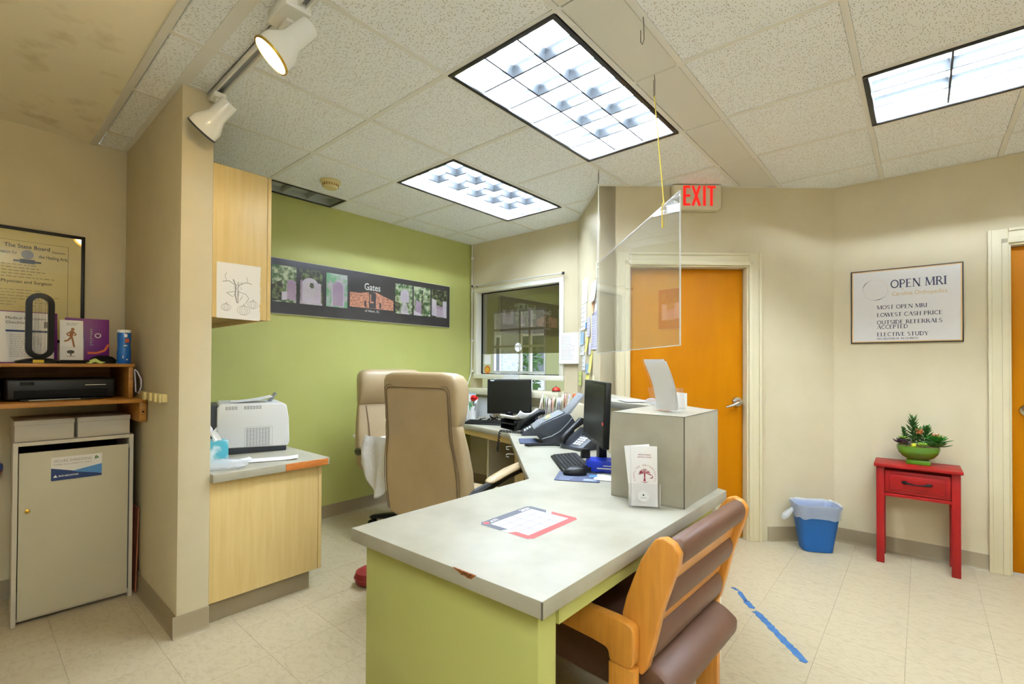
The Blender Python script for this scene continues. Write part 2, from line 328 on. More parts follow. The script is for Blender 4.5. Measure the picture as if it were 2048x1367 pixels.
# ---- floor with vinyl tiles
fl = struct('floor', B().box(-4.0, -2.75, -.08, 2.35, 4.5, -.003), 'floor_gap')
tm = B().box(-.1520, -.1520, -.004, .1520, .1520, 0).mesh('floor_tile', smooth=False); tm.materials.append(MATS['floor_tile'])
cells = []
for i in range(-14, 9):
    for j in range(-9, 16):
        x, y = -.06+.305*(i+.5), .305*(j+.5)
        if -4.0 < x < 2.35 and -2.75 < y < 4.5: cells.append((x, y))
def infront(x, y):
    d = (x*fw.x+y*fw.y); r = x*cos(yaw)+y*sin(yaw)
    return d > .55 and abs(r) < d*1.2+.25 and any(inside(x+a, y+b) for a in (-.15, .15) for b in (-.15, .15))
vis = sorted([c for c in cells if infront(*c)], key=lambda c: c[0]**2+c[1]**2)
for x, y in vis[:300]: inst('floor_tile', tm, fl, (x, y, 0))
rest = B(); vs = set(vis[:300])
for x, y in cells:
    if (x, y) not in vs: rest.box(x-.152, y-.152, -.004, x+.152, y+.152, 0)
obj('floor_tile_field', rest, 'floor_tile', fl, smooth=False, kind='stuff')
# ---- walls
struct('wall_left_front', B().box(-3.92, -2.7, 0, -3.80, .68, ZC), 'wall_tan')
struct('wall_left_rear', B().box(-3.92, .68, 0, -3.80, 3.83, ZC), 'wall_green')
struct('wall_partition', B().box(-3.80, .677, 0, -2.655, .812, ZC), 'wall_tan', bev=.004)
WX0, WX1 = -3.735, -2.548
struct('wall_back', B().box(-3.80, 3.71, 0, WX0, 3.83, ZC).box(WX1, 3.71, 0, -2.401, 3.83, ZC).box(WX0, 3.71, 0, WX1, 3.83, 1.005).box(WX0, 3.71, 2.12, WX1, 3.83, ZC), 'wall_tan', smooth=False)
o2 = P0+Vector((.02, .15))
struct('wall_corner', B().prism([tuple(P0), tuple(P1), tuple(P1+dD*.12), (-2.30, 3.83), (-2.401, 3.83)], 0, ZC), 'wall_tan', bev=.003)
D1a, D1b, D1h = .214, 1.105, 2.03
wd = B()
for a, b, z0, z1 in ((.0, D1a, 0, ZC), (D1b, LD, 0, ZC), (D1a, D1b, D1h, ZC)): wd.box(a, 0.0, z0, b, .12, z1)
struct('wall_door', wd, 'wall_tan', loc=(P1.x, P1.y, 0), rz=rzD, smooth=False)
D2a, D2b, D2h = .907, 1.82, 2.06
ws = B()
for a, b, z0, z1 in ((0, D2a, 0, ZC), (D2b, LS, 0, ZC), (D2a, D2b, D2h, ZC)): ws.box(a, 0, z0, b, .12, z1)
struct('wall_right', ws, 'wall_tan', loc=(P2.x, P2.y, 0), rz=rzS, smooth=False)
struct('wall_east', B().box(2.2, -2.7, 0, 2.32, 4.31, ZC), 'wall_tan')
struct('wall_front', B().box(-3.9, -2.72, 0, 2.3, -2.6, ZC), 'wall_tan')
# ---- baseboards: cove profile
def base(name, p, q, toe=True):
    p, q = Vector(p), Vector(q); d = (q-p).normalized(); L = (q-p).length
    prof = [(0, 0), (-.016, 0), (-.011, .006), (-.006, .016), (-.005, .098), (-.003, .102), (0, .102)]
    b = B().prism([(a, c) for a, c in prof], 0, L, axis='x')
    return struct(name, b, 'base_taupe', loc=(p.x, p.y, 0), rz=math.atan2(d.y, d.x), ang=50)
base('baseboard_left_front', (-3.80, -2.6), (-3.80, .677)); base('baseboard_left_rear', (-3.80, 1.40), (-3.80, 3.70))
base('baseboard_partition', (-3.80, .677), (-2.655, .677)); base('baseboard_partition_end', (-2.655, .662), (-2.655, .812))
q = P1+dD*.118; base('baseboard_door_left', tuple(P1), tuple(q))
base('baseboard_door_right', tuple(P1+dD*1.252), tuple(P2)); base('baseboard_right', tuple(P2), tuple(P2+dS*(D2a-.09)))
base('baseboard_back', (-3.80, 3.71), (-2.40, 3.71)); base('baseboard_corner', tuple(P0), tuple(P1))
base('baseboard_right_far', tuple(P2+dS*(D2b+.09)), tuple(P2+dS*2.68)); base('baseboard_east', (2.2, 4.30), (2.2, -2.6)); base('baseboard_front', (2.2, -2.6), (-3.8, -2.6))
# ---- doors
def door(name, P, rz, a, b, h, hand_s, lever):
    g = sgroup(name, (P.x, P.y, 0), rz); w = .092
    fr = B()
    for x0, x1, z0, z1 in ((a-w, a, 0, h+w), (b, b+w, 0, h+w)):
        fr.box(x0, -.018, z0, x1, .0, z1); s = 1 if x0 < a-.01 else -1; xo = x0 if s > 0 else x1; xi = x1 if s > 0 else x0
        fr.box(min(xo, xo+s*.018), -.027, z0, max(xo, xo+s*.018), -.017, z1); fr.box(min(xi, xi-s*.03), -.024, z0, max(xi, xi-s*.03), -.017, h+.03)
    fr.box(a, -.018, h, b, 0, h+w).box(a, -.027, h+w-.018, b, -.017, h+w).box(a-.03, -.024, h, b+.03, -.017, h+.03)
    fr.box(a-.001, -.01, 0, a+.012, .12, h).box(b-.012, -.01, 0, b+.001, .12, h).box(a, -.01, h-.012, b, .12, h+.001)
    obj('door_frame', fr, 'trim_cream', g, bev=.0025)
    obj('door_leaf', B().box(a+.014, .05, .008, b-.014, .094, h-.015), 'orange_door', g, bev=.002)
    hb = B(); z = 1.02; x = hand_s
    hb.cyl((x, .05, z), (x, .036, z), .038, 24, .034).cyl((x, .04, z), (x, -.005, z), .014, 16)
    if lever:
        hb.tube([(x, -.005, z), (x-.02, -.012, z-.004), (x-.06, -.012, z-.022), (x-.11, -.008, z-.036)], .009, 10, [.012, .012, .010, .007]).cyl((x, .036, z), (x, -.012, z), .02, 20, .016)
    else: hb.lathe([(.012, 0), (.014, .02), (.027, .035), (.031, .05), (.024, .064), (.004, .068)], 24, M=Matrix.Translation((x, .036, z+.02)) @ Matrix.Rotation(pi/2, 4, 'X'))
    obj('lever_handle' if lever else 'door_knob', hb, 'chrome', g, ang=50)
    return g
door('door_1', P1, rzD, D1a, D1b, D1h, 1.046, True); door('door_2', P2, rzS, D2a, D2b, D2h, D2a+.085, False)
# ---- ceiling: slab, tiles, grid
ce = struct('ceiling', B().box(-4.0, -2.75, ZC+.14, 2.4, 4.6, ZC+.22), 'panel_smooth')
XL = [-3.80, -3.525, -2.897, -2.272, -1.648, -1.03]; XR = [-.80, -.213, .375, .985, 1.595, 2.2]; YL = [.53, .678, .832, 1.443, 2.055, 2.667, 3.28, 3.89, 4.5]
SKIP = [(-1.648, 1.443, -1.03, 2.667), (-2.897, 2.055, -2.272, 3.28), (-.213, 2.667, .985, 3.28), (-3.80, .832, -3.525, 2.055)]
shared = {}
def ceil_piece(x0, x1, y0, y1, m, nm, g=.012, z=.0):
    cx, cy = (x0+x1)/2, (y0+y1)/2
    if not any(inside(cx+a*(x1-x0)*.5, cy+c*(y1-y0)*.5) for a in (-1, 0, 1) for c in (-1, 0, 1)): return
    if any(s[0]-.01 < cx < s[2]+.01 and s[1]-.01 < cy < s[3]+.01 for s in SKIP): return
    k = (round(x1-x0, 3), round(y1-y0, 3), m)
    if k not in shared:
        me = B().box(-(x1-x0)/2+g, -(y1-y0)/2+g, 0, (x1-x0)/2-g, (y1-y0)/2-g, .016).mesh(nm, bev=.003, seg=1, smooth=False); me.materials.append(MATS[m]); shared[k] = me
    inst(nm, shared[k], ce, (cx, cy, ZC+z+random.uniform(.0005, .003)))
for xs in (XL, XR):
    for x0, x1 in zip(xs, xs[1:]):
        for y0, y1 in zip(YL, YL[1:]): ceil_piece(x0, x1, y0, y1, 'ceiling_tile', 'ceiling_tile')
for y0, y1 in zip(YL[2:], YL[3:]): ceil_piece(-1.018, -.812, y0, y1, 'panel_smooth', 'soffit_panel', .002, -.003)
ceil_piece(-1.018, -.812, .53, .832, 'panel_smooth', 'soffit_panel', .002, -.003)
def rail(x0, y0, x1, y1, w=.024):
    for a0, b0, a1, b1 in SKIP:
        if x0 == x1 and a0+.03 < x0 < a1-.03 and y0 < b1-.05 and y1 > b0+.05:
            if y0 < b0: rail(x0, y0, x1, b0, w)
            if y1 > b1: rail(x0, b1, x1, y1, w)
            return
        if y0 == y1 and b0+.03 < y0 < b1-.03 and x0 < a1-.05 and x1 > a0+.05:
            if x0 < a0: rail(x0, y0, a0, y1, w)
            if x1 > a1: rail(a1, y0, x1, y1, w)
            return
    if x0 == x1: b = B().box(x0-w/2, y0, ZC-.002, x0+w/2, y1, ZC+.03)
    else: b = B().box(x0, y0-w/2, ZC-.0015, x1, y0+w/2, ZC+.03)
    obj('grid_rail', b, 'grid_white', ce, smooth=False)
def clip(a, b, fixed, alongx):
    n = 400; ins = [a+(b-a)*i/n for i in range(n+1) if (inside(a+(b-a)*i/n, fixed) if alongx else inside(fixed, a+(b-a)*i/n))]
    return (min(ins)-.02, max(ins)+.02) if ins else None
for x in XL[1:]+[-.80]+XR[1:-1]:
    c = clip(.53, 4.45, x, False)
    if c: rail(x, c[0], x, c[1])
for y in YL[1:]:
    for a, b in ((-3.8, -1.03), (-.80, 2.2)):
        c = clip(a, b, y, True)
        if c: rail(c[0], y, c[1], y, .05 if y == .678 else .024)
obj('drywall_panel', B().box(-3.9, -2.7, ZC, 2.3, .508, ZC+.02), 'wall_stain_ceiling', ce, smooth=False)
obj('edge_trim', B().box(-3.8, .505, ZC-.008, 2.2, .535, ZC+.02), 'grid_white', ce, bev=.002)
wa = B()
for p, q in (((-3.8, .53), (-3.8, .677)), ((-3.8, .812), (-3.8, 3.71)), ((-3.8, 3.71), tuple(P0)), (tuple(P0), tuple(P1)), (tuple(P1), tuple(P2)), (tuple(P2), (2.2, 4.31)), ((-3.8, .677), (-2.655, .677)), ((-2.655, .677), (-2.655, .812)), ((-2.655, .812), (-3.8, .812))):
    p, q = Vector(p), Vector(q); d = (q-p).normalized(); n = Vector((d.y, -d.x))*.02
    wa.prism([tuple(p), tuple(q), tuple(q+n), tuple(p+n)], ZC-.001, ZC+.004)
obj('wall_angle', wa, 'grid_white', ce, smooth=False)

# ================================================================== CEILING LIGHTS
def blade(b, p, q, h=.05, wt=.013):
    p, q = Vector(p), Vector(q); d = (q-p).normalized(); n = Vector((-d.y, d.x, 0))
    prof = [(.0042, 0), (.0044, .27*h), (.0056, .56*h), (.0085, .8*h), (wt, h)]
    prof = prof+[(-a, z) for a, z in prof[::-1]]
    b.loft([[p+n*a+Vector((0, 0, z)) for a, z in prof], [q+n*a+Vector((0, 0, z)) for a, z in prof]])
def troffer(label, x0, y0, x1, y1, nx, ny, lit=True, dull=False, z=ZC, group='parabolic ceiling lights'):
    t = thing('ceiling_light', label, 'ceiling light', ((x0+x1)/2, (y0+y1)/2, z), group=group); lx, ly = (x1-x0)/2, (y1-y0)/2; e = .022
    fr = B()
    for a in ((-lx, -ly, lx, -ly+e), (-lx, ly-e, lx, ly), (-lx, -ly+e, -lx+e, ly-e), (lx-e, -ly+e, lx, ly-e)): fr.box(a[0], a[1], -.006, a[2], a[3], .02)
    obj('light_frame', fr, 'black_trim', t, bev=.002)
    h = .045 if dull else .125; ho = B().box(-lx+.002, -ly+.002, h, lx-.002, ly-.002, h+.008)
    for a in ((-lx+.004, -ly+e, -lx+e+.002, ly-e), (lx-e-.002, -ly+e, lx-.004, ly-e), (-lx+e, -ly+.004, lx-e, -ly+e+.002), (-lx+e, ly-e-.002, lx-e, ly-.004)): ho.box(a[0], a[1], .0, a[2], a[3], h)
    obj('reflector', ho, 'louver_dull' if dull else 'reflector', t, smooth=False)
    ix, iy = lx-e-.002, ly-e-.002; lm = 'louver_dull' if dull else 'louver'; zb = .006
    for i in range(1, nx):
        b = B(); x = -ix+2*ix*i/nx; blade(b, (x, -iy, zb), (x, iy, zb), .03 if dull else .05); obj('louver_blade', b, lm, t, ang=60)
    for i in range(1, ny):
        b = B(); y = -iy+2*iy*i/ny; blade(b, (-ix, y, zb), (ix, y, zb), .03 if dull else .05); obj('louver_blade', b, lm, t, ang=60)
    along_y = ly > lx; n = nx if along_y else ny
    for i in range(0 if dull else n):
        c = (-ix+2*ix*(i+.5)/nx) if along_y else (-iy+2*iy*(i+.5)/ny); L = (iy if along_y else ix)-.012
        b = B().cyl((c, -L, .105), (c, L, .105), .013, 12) if along_y else B().cyl((-L, c, .105), (L, c, .105), .013, 12)
        obj('lamp_tube', b, 'tube_lit' if lit else 'tube_off', t)
    return t
troffer('largest lit ceiling light with eighteen white louver cells, above the desk', -1.645, 1.448, -1.046, 2.662, 3, 6)
troffer('lit louvered ceiling light nearest the green wall, over the window counter', -2.898, 2.066, -2.290, 3.290, 3, 6)
troffer('lit ceiling light cut by the right edge of the photo, above the red table', -.205, 2.684, .98, 3.272, 4, 3)
troffer('small unlit dark louvered ceiling light against the green wall', -3.795, .84, -3.535, 2.038, 1, 6, False, True)
#troffer('lit ceiling light out of frame to the right of the camera', -.205, .84, .98, 1.435, 4, 3)
def fill_panel(label, x0, y0, x1, y1):  # unseen panel added to brighten the room, not a known fixture
    t = thing('fill_panel', label, 'ceiling light', ((x0+x1)/2, (y0+y1)/2, ZC), group='added fill lights'); a, c = (x1-x0)/2, (y1-y0)/2
    obj('light_frame', B().box(-a, -c, -.02, a, c, -.002), 'grid_white', t, bev=.002); obj('fill_emitter', B().box(-a+.02, -c+.02, -.03, a-.02, c-.02, -.021), 'fill_lit', t, smooth=False)
fill_panel('added flat fill light out of frame above and behind the camera', -.80, -1.0, -.20, .20)
t = thing('fill_pendant', 'added long up and down fill light out of frame right of the camera', 'fill light', (1.15, -.10, 2.28))  # invented hanging light, added out of view to lift ceiling and wall brightness
obj('fill_body', B().box(-.75, -.09, -.03, .75, .09, .03), 'grid_white', t, bev=.004); obj('fill_up_face', B().box(-.73, -.08, .031, .73, .08, .036), 'fill_up', t, smooth=False); obj('fill_down_face', B().box(-.73, -.08, -.036, .73, .08, -.031), 'fill_down', t, smooth=False)
for x in (-.6, .6): obj('fill_wire', B().cyl((x, 0, .03), (x, 0, ZC-2.281), .002, 6), 'wire', t)
# lobby beyond the reception window
# ================================================================== WINDOW TO THE LOBBY
w1 = sgroup('window_1', (0, 3.71, 0))
f = B(); fx0, fx1, fz0, fz1, t = WX0, WX1, 1.14, 2.12, .047
for a in ((fx0, fz0, fx1, fz0+t), (fx0, fz1-t, fx1, fz1), (fx0, fz0+t, fx0+t, fz1-t), (fx1-t, fz0+t, fx1, fz1-t)): f.box(a[0], -.022, a[1], a[2], .10, a[3])
obj('window_frame', f, 'trim_white', w1, bev=.003)
gk = B(); g0, g1, gz0, gz1 = fx0+t, fx1-t, fz0+t, fz1-t
for a in ((g0, gz0, g1, gz0+.008), (g0, gz1-.008, g1, gz1), (g0, gz0, g0+.008, gz1), (g1-.008, gz0, g1, gz1)): gk.box(a[0], .052, a[1], a[2], .066, a[3])
obj('window_gasket', gk, 'black_matte', w1, smooth=False)
def holed(b, x0, z0, x1, z1, cx, cz, r, y):
    an = sorted([2*pi*i/36 for i in range(36)]+[math.atan2(z-cz, x-cx) % (2*pi) for x in (x0, x1) for z in (z0, z1)])
    I, O = [], []
    for a in an:
        c, s = cos(a), sin(a); k = min([((x1 if c > 0 else x0)-cx)/c if abs(c) > 1e-6 else 9e9, ((z1 if s > 0 else z0)-cz)/s if abs(s) > 1e-6 else 9e9])
        I.append(b._v((cx+r*c, y, cz+r*s))); O.append(b._v((cx+k*c, y, cz+k*s)))
    for i in range(len(an)): j = (i+1) % len(an); b.m.faces.new((I[i], I[j], O[j], O[i]))
    return b
obj('tinted_pane', holed(B(), g0, 1.405, g1, gz1, -3.165, 1.47, .046, .06), 'tinted_pane', w1, smooth=False)
obj('clear_pane', B().face([(g0, .06, gz0), (g1, .06, gz0), (g1, .06, 1.405), (g0, .06, 1.405)]), 'store_pane', w1, smooth=False)
obj('window_sill', B().box(WX0-.03, -.14, .975, WX1+.03, .12, 1.035), 'beige_white', w1, bev=.004)
obj('sill_apron', B().box(WX0-.02, -.03, .935, WX1+.02, -.001, .975), 'trim_cream', w1, bev=.003)
# curtain rod above
t = thing('curtain_rod', 'thin white curtain rod over the reception window', 'rod', (0, 3.71, 0))
obj('rod', B().cyl((-3.72, -.05, 2.145), (-2.54, -.05, 2.145), .006, 10), 'alu', t)
obj('finial', B().ball((-2.53, -.05, 2.145), .014, 12, 8).cyl((-2.56, -.05, 2.145), (-2.56, -.001, 2.145), .006, 8), 'steel_dark', t); obj('finial', B().ball((-3.73, -.05, 2.145), .014, 12, 8).cyl((-3.7, -.05, 2.145), (-3.7, -.001, 2.145), .006, 8), 'steel_dark', t)
# things stuck on the clear pane
o = obj('paper_note', B().box(-.05, -.0006, -.05, .05, 0, .05), 'white_paper', None, (-3.60, 3.768, 1.345)); tag(o, 'small white square note stuck on the lower left window pane', 'note')
t = thing('round_sticker', 'round orange sticker below the white note on the window pane', 'sticker', (-3.60, 3.768, 1.235))
obj('sticker_disc', B().cyl((0, -.0008, 0), (0, 0, 0), .042, 28), 'orange', t, smooth=False); obj('sticker_centre', B().cyl((0, -.0014, 0), (0, -.0009, 0), .028, 24), 'yellow', t, smooth=False)
o = obj('frame_clip', B().box(-.10, -.03, -.012, .10, 0, .03).box(-.105, -.036, -.02, .105, -.026, -.008), 'white_plastic', None, (-3.17, 3.687, 1.16), bev=.004); tag(o, 'white plastic tray clipped on the bottom window rail', 'clip')
# ---- lobby beyond the window (seen through the pane)
struct('wall_lobby_left', B().box(-7.3, 3.83, 0, -7.2, 7.1, 2.7), 'lobby_tan'); struct('wall_lobby_right', B().box(-1.9, 3.95, 0, -1.8, 7.1, 2.7), 'lobby_pale')
struct('floor_lobby', B().box(-7.3, 3.83, -.08, -1.8, 7.1, 0), 'floor_tile', smooth=False); struct('ceiling_lobby', B().box(-7.3, 3.83, 2.6, -1.8, 7.1, 2.7), 'panel_smooth')
lf = B().box(-7.2, 7.0, 0, -6.55, 7.1, 2.6).box(-5.22, 7.0, 0, -1.9, 7.1, 2.6).box(-6.55, 7.0, 2.35, -5.22, 7.1, 2.6); struct('wall_lobby_far', lf, 'lobby_pale', smooth=False)
struct('trim_1', B().box(-5.9, 5.15, 0, -5.45, 5.3, 2.6), 'lobby_tan')
w2 = sgroup('window_2', (0, 7.03, 0)); sf = B()
for x in (-6.55, -5.86, -5.62, -5.26): sf.box(x, -.03, 0, x+.045, .03, 2.35)
for z in (0, 1.12, 1.62, 1.95, 2.31): sf.box(-6.55, -.031, z, -5.22, .031, z+.045)
obj('window_frame', sf, 'alu', w2, smooth=False); obj('window_pane', B().face([(-6.55, 0, 0), (-5.22, 0, 0), (-5.22, 0, 2.35), (-6.55, 0, 2.35)]), 'store_pane', w2, smooth=False)
for k in range(9): obj('blind_slat', B().box(-6.5, -.07, 2.02+k*.032, -5.9, -.05, 2.026+k*.032), 'blind', w2, smooth=False)
struct('ground_outside', B().box(-16, 7.1, -.12, 2, 16, -.02), 'ground_out')
t = thing('building', 'pale brick building seen outside through the lobby glass', 'building', (-9.3, 12.0, -.02))
obj('outer_wall', B().box(-4, 0, 0, 4, .3, 3.4), 'brick_out', t, smooth=False)
for k in range(3): fx = obj('window', B().box(-2.6+k*1.9, -.04, 1.0, -1.5+k*1.9, .0, 2.3), 'alu', t, smooth=False); obj('pane', B().box(-2.53+k*1.9, -.05, 1.07, -1.57+k*1.9, -.041, 2.23), 'steel_dark', fx, smooth=False)
t = thing('shrub', 'green shrub outside the lobby window', 'shrub', (-6.45, 8.1, -.02))
fo = B(); R = random.Random(3)
for k in range(260):
    a, z = R.uniform(0, 2*pi), R.uniform(.25, 1.75); rr = .26*R.random()**.5; c = Vector((rr*cos(a), rr*sin(a), z)); d = Vector((R.uniform(-1, 1), R.uniform(-1, 1), R.uniform(-.3, 1))).normalized()*.09; n = d.orthogonal().normalized()*.035
    fo.face([c-d, c+n, c+d, c-n])
obj('foliage', fo, 'foliage_out', t, smooth=False, kind='stuff'); obj('stem', B().cyl((0, 0, 0), (0, 0, 1.2), .02, 8), 'maple_dark', t)
# ================================================================== CEILING FITTINGS
t = thing('track_light', 'white two-head track light rail on the ceiling in front of the partition', 'track light', (0, .80, ZC))
tr = B().box(-2.67, -.02, -.034, -1.0, -.012, -.001).box(-2.67, .012, -.034, -1.0, .02, -.001).box(-2.67, -.02, -.01, -1.0, .02, -.001).box(-2.672, -.021, -.035, -2.655, .021, -.001)
obj('track_rail', tr, 'white_gloss', t, bev=.002); obj('track_slot', B().box(-2.655, -.012, -.018, -1.0, .012, -.0105), 'grey_plastic', t, smooth=False)
obj('feed_box', B().box(-1.86, -.06, -.05, -1.70, .035, -.003), 'white_gloss', t, bev=.006)
def head(x, axis, lit, drop, side):
    a = Vector(axis).normalized(); Rm = Vector((0, 0, 1)).rotation_difference(a).to_matrix().to_4x4(); piv = Vector((x, 0, -drop))
    c = piv+Vector(side); M = Matrix.Translation(c) @ Rm
    h = obj('lamp_head', B().lathe([(.002, -.095), (.036, -.095), (.0385, -.09), (.040, -.005), (.046, .01), (.066, .05), (.0675, .092), (.064, .092), (.062, .052), (.03, .04), (.002, .04)], 32, M=M), 'white_gloss', t, ang=40)
    obj('lamp_rim', B().lathe([(.0635, .086), (.0695, .086), (.0695, .0945), (.0635, .0945), (.0635, .086)], 32, M=M, caps=False), 'steel_dark' if not lit else 'brass', h, ang=60)
    obj('lamp_bulb', B().lathe([(.002, .055), (.060, .07), (.055, .08), (.03, .086), (.002, .088)], 28, M=M), 'lamp_warm' if lit else 'tube_off', h)
    b = B().box(x-.045, -.026, -.06, x+.03, .026, -.034).cyl((x, 0, -.05), tuple(piv), .014, 14); b.tube([piv, piv+(c-piv)*.5, c-a*.05], .011, 8)
    obj('lamp_mount', b, 'white_gloss', t, bev=.003)
head(-2.56, (-.50, -.42, -.62), False, .085, (.03, -.02, -.075)); head(-1.80, (-.30, -.60, -.74), True, .085, (.07, -.03, -.075))
t = thing('smoke_detector', 'cream round smoke detector on a ceiling tile', 'smoke detector', (-3.25, 1.745, ZC))
obj('detector_body', B().lathe([(.072, 0), (.072, -.012), (.066, -.018), (.058, -.02), (.052, -.045), (.044, -.055), (.002, -.057)], 32), 'cream_plastic', t, ang=40)
vb = B()
for k in range(20): vb.box(.0545, -.0045, -.042, .0575, .0045, -.024, M=Matrix.Rotation(2*pi*k/20, 4, 'Z'))
obj('vent_slots', vb, 'maple_dark', t, smooth=False)
# exit sign on the door wall
t = thing('exit_sign', 'cream lit exit sign with red letters above the orange door', 'sign', (P1.x+dD.x*.70, P1.y+dD.y*.70, 2.52), rzD)
obj('sign_body', B().prism([(-.178, .09), (.178, .09), (.178, -.075), (.158, -.095), (-.178, -.095)], -.062, -.002, axis='y'), 'exit_body', t, bev=.008)
bb = B()
for k, ch in enumerate('EXIT'):
    x = (-.078, -.008, .052, .104)[k]
    def st(a, b_, w=.016): 
        a, b_ = Vector(a), Vector(b_); d = (b_-a).normalized(); n = Vector((-d.y, d.x))*w/2; q = [a-n, a+n, b_+n, b_-n]; bb.prism([(p.x, p.y) for p in q], -.0650, -.0622, axis='y')
    if ch == 'E': st((x-.016, -.065), (x-.016, .08), .019); [st((x-.016, z), (x+.026, z)) for z in (-.057, .008, .072)]
    if ch == 'X': st((x-.026, -.065), (x+.026, .08), .018); st((x-.026, .08), (x+.026, -.065), .018)
    if ch == 'I': st((x, -.065), (x, .08), .019)
    if ch == 'T': st((x, -.065), (x, .08), .019); st((x-.03, .072), (x+.03, .072))
obj('exit_letters', bb, 'exit_red', t, smooth=False)
# plexiglass guard on strings
pa, pb = Vector((-1.675, 2.829)), Vector((-.722, 1.853)); dp = (pb-pa).normalized(); LP = (pb-pa).length; rzP = math.atan2(dp.y, dp.x)
t = thing('plexiglass_guard', 'clear plexiglass sneeze guard hanging above the reception ledge', 'screen', (pa.x, pa.y, 1.368), rzP)
z1 = .614; obj('clear_sheet', B().face([(0, -.003, 0), (LP, -.003, 0), (LP, -.003, z1), (0, -.003, z1)]).face([(0, .003, 0), (0, .003, z1), (LP, .003, z1), (LP, .003, 0)]), 'plexi', t, smooth=False)
eb = B().box(0, -.0028, 0, LP, .0028, .0035).box(0, -.0028, z1-.0035, LP, .0028, z1).box(0, -.0028, 0, .0035, .0028, z1).box(LP-.0035, -.0028, 0, LP, .0028, z1)
obj('sheet_edge', eb, 'plexi_edge', t, smooth=False)
for s in (.015, LP-.17): obj('string_hole', B().cyl((s, -.0045, z1-.03), (s, .0045, z1-.03), .006, 12), 'white_plastic', t)
def string(label, top, bot, m, g):
    t = thing('hanging_string', label, 'string', (0, 0, 0), group=g); a, b = Vector(top), Vector(bot)
    obj('wire_hook', B().tube([a+Vector((0, 0, 0)), a+Vector((.004, -.003, -.03)), a+Vector((.002, 0, -.09)), a+Vector((-.004, .003, -.10)), a+Vector((-.006, .004, -.085)), a+Vector((-.005, .004, -.02))], .0016, 6), 'wire', t)
    c = a+Vector((0, 0, -.098)); off = Vector((.0035*dp.y, -.0035*dp.x, 0))*2.4
    obj('cord', B().tube([c, (c+b)/2, b], .0028, 6), m, t); obj('cord_tail', B().tube([b+off, b+off+Vector((0, 0, -.04)), b+off+Vector((.002, 0, -.10))], .0026, 6, [.003, .0026, .004]).tube([b+off, b, b-off], .003, 6).ball(b+Vector((0, 0, .006)), .006, 10, 6), m, t)
k = pa+dp*(LP-.17); string('yellow string on the near end of the plexiglass guard', (-.923, 2.059, ZC), (k.x, k.y, 1.368+z1), 'string_yellow', 'strings holding up the guard')
k = pa+dp*.015; string('pale string on the far end of the plexiglass guard', (-1.656, 2.81, ZC), (k.x, k.y, 1.368+z1), 'string_white', 'strings holding up the guard')
o = obj('wire_hook', B().tube([(0, 0, 0), (.003, -.002, -.02), (.004, 0, -.09), (-.004, .002, -.105), (-.012, .004, -.09), (-.012, .004, -.045)], .0016, 6), 'wire', None, (-.80, 1.683, ZC)); tag(o, 'bare bent wire hook hanging from the ceiling with no string', 'hook')
# cable in the corner
t = thing('corner_cable', 'white cable running down the corner beside the reception window', 'cable', (0, 0, 0))
obj('cable', B().tube([(-3.765, 3.69, 2.61), (-3.77, 3.69, 2.2), (-3.765, 3.69, 1.6), (-3.772, 3.69, 1.2), (-3.745, 3.60, 1.05), (-3.765, 3.55, .95), (-3.74, 3.5, .80)], .005, 6), 'white_plastic', t)
for z in (2.46, 2.1, 1.55, 1.22): obj('cable_clip', B().box(-3.778, 3.683, z-.012, -3.756, 3.709, z+.012), 'white_plastic', t, bev=.002)

# ================================================================== RIGHT WALL
def onS(s, y=0, z=0): return (P2.x+dS.x*s-dS.y*y*-1*0+(-dS.y)*y, P2.y+dS.y*s+dS.x*y, z)
t = thing('wall_sign', 'white open MRI information sign on the right wall', 'sign', onS(.405, -.001, 1.714), rzS); hw, hh = .299, .260
obj('sign_border', B().box(-hw, -.012, -hh, hw, 0, hh), 'ink_black', t, bev=.001); obj('sign_inner_border', B().box(-hw+.007, -.0128, -hh+.007, hw-.007, -.0121, hh-.007), 'sign_gold', t, smooth=False)
obj('sign_face', B().box(-hw+.014, -.0136, -hh+.014, hw-.014, -.0129, hh-.014), 'sign_white', t, smooth=False)
dr, dg = B(), B(); cx, cz, rr = -.157, .118, .073
for k in range(44):
    a = 2*pi*k/44; dark = (100 < math.degrees(a) < 190) or (215 < math.degrees(a) < 350); ph = abs(((math.degrees(a)-145) if a < pi*1.1 else (math.degrees(a)-285))/60); r = max(.0013, .0038*(1-ph)) if dark else .002
    r2 = rr*(1.0 if dark else .94); p = (cx+r2*cos(a), cz+r2*sin(a)); (dr if dark else dg).cyl((p[0], -.0144, p[1]), (p[0], -.0137, p[1]), r, 10)
obj('dot_ring_dark', dr, 'ink_navy', t, smooth=False, kind='stuff'); obj('dot_ring_gold', dg, 'sign_gold', t, smooth=False, kind='stuff')
Y = -.0138
lettering(t, 'ink_navy', [('OPEN MRI', .055, -.073, .122, Y, dict(serif=True, width=.292)), ('MOST OPEN MRI', .026, -.15, -.022, Y, dict(serif=True, width=.27)), ('LOWEST CASH PRICE', .026, -.15, -.075, Y, dict(serif=True, width=.345)),
  ('OUTSIDE REFERRALS', .026, -.15, -.128, Y, dict(serif=True, width=.345)), ('ACCEPTED', .026, -.15, -.160, Y, dict(serif=True, width=.168)), ('ELECTIVE STUDY', .026, -.15, -.212, Y, dict(serif=True, width=.278)), ('(NO REFERRAL REQUIRED)', .013, -.15, -.236, Y, dict(serif=True, width=.226))])
lettering(t, 'ink_gold', [('Carolina Orthopedics', .040, -.065, .068, Y, dict(width=.285)), ('at', .018, -.015, .106, Y)], 'lettering_gold')
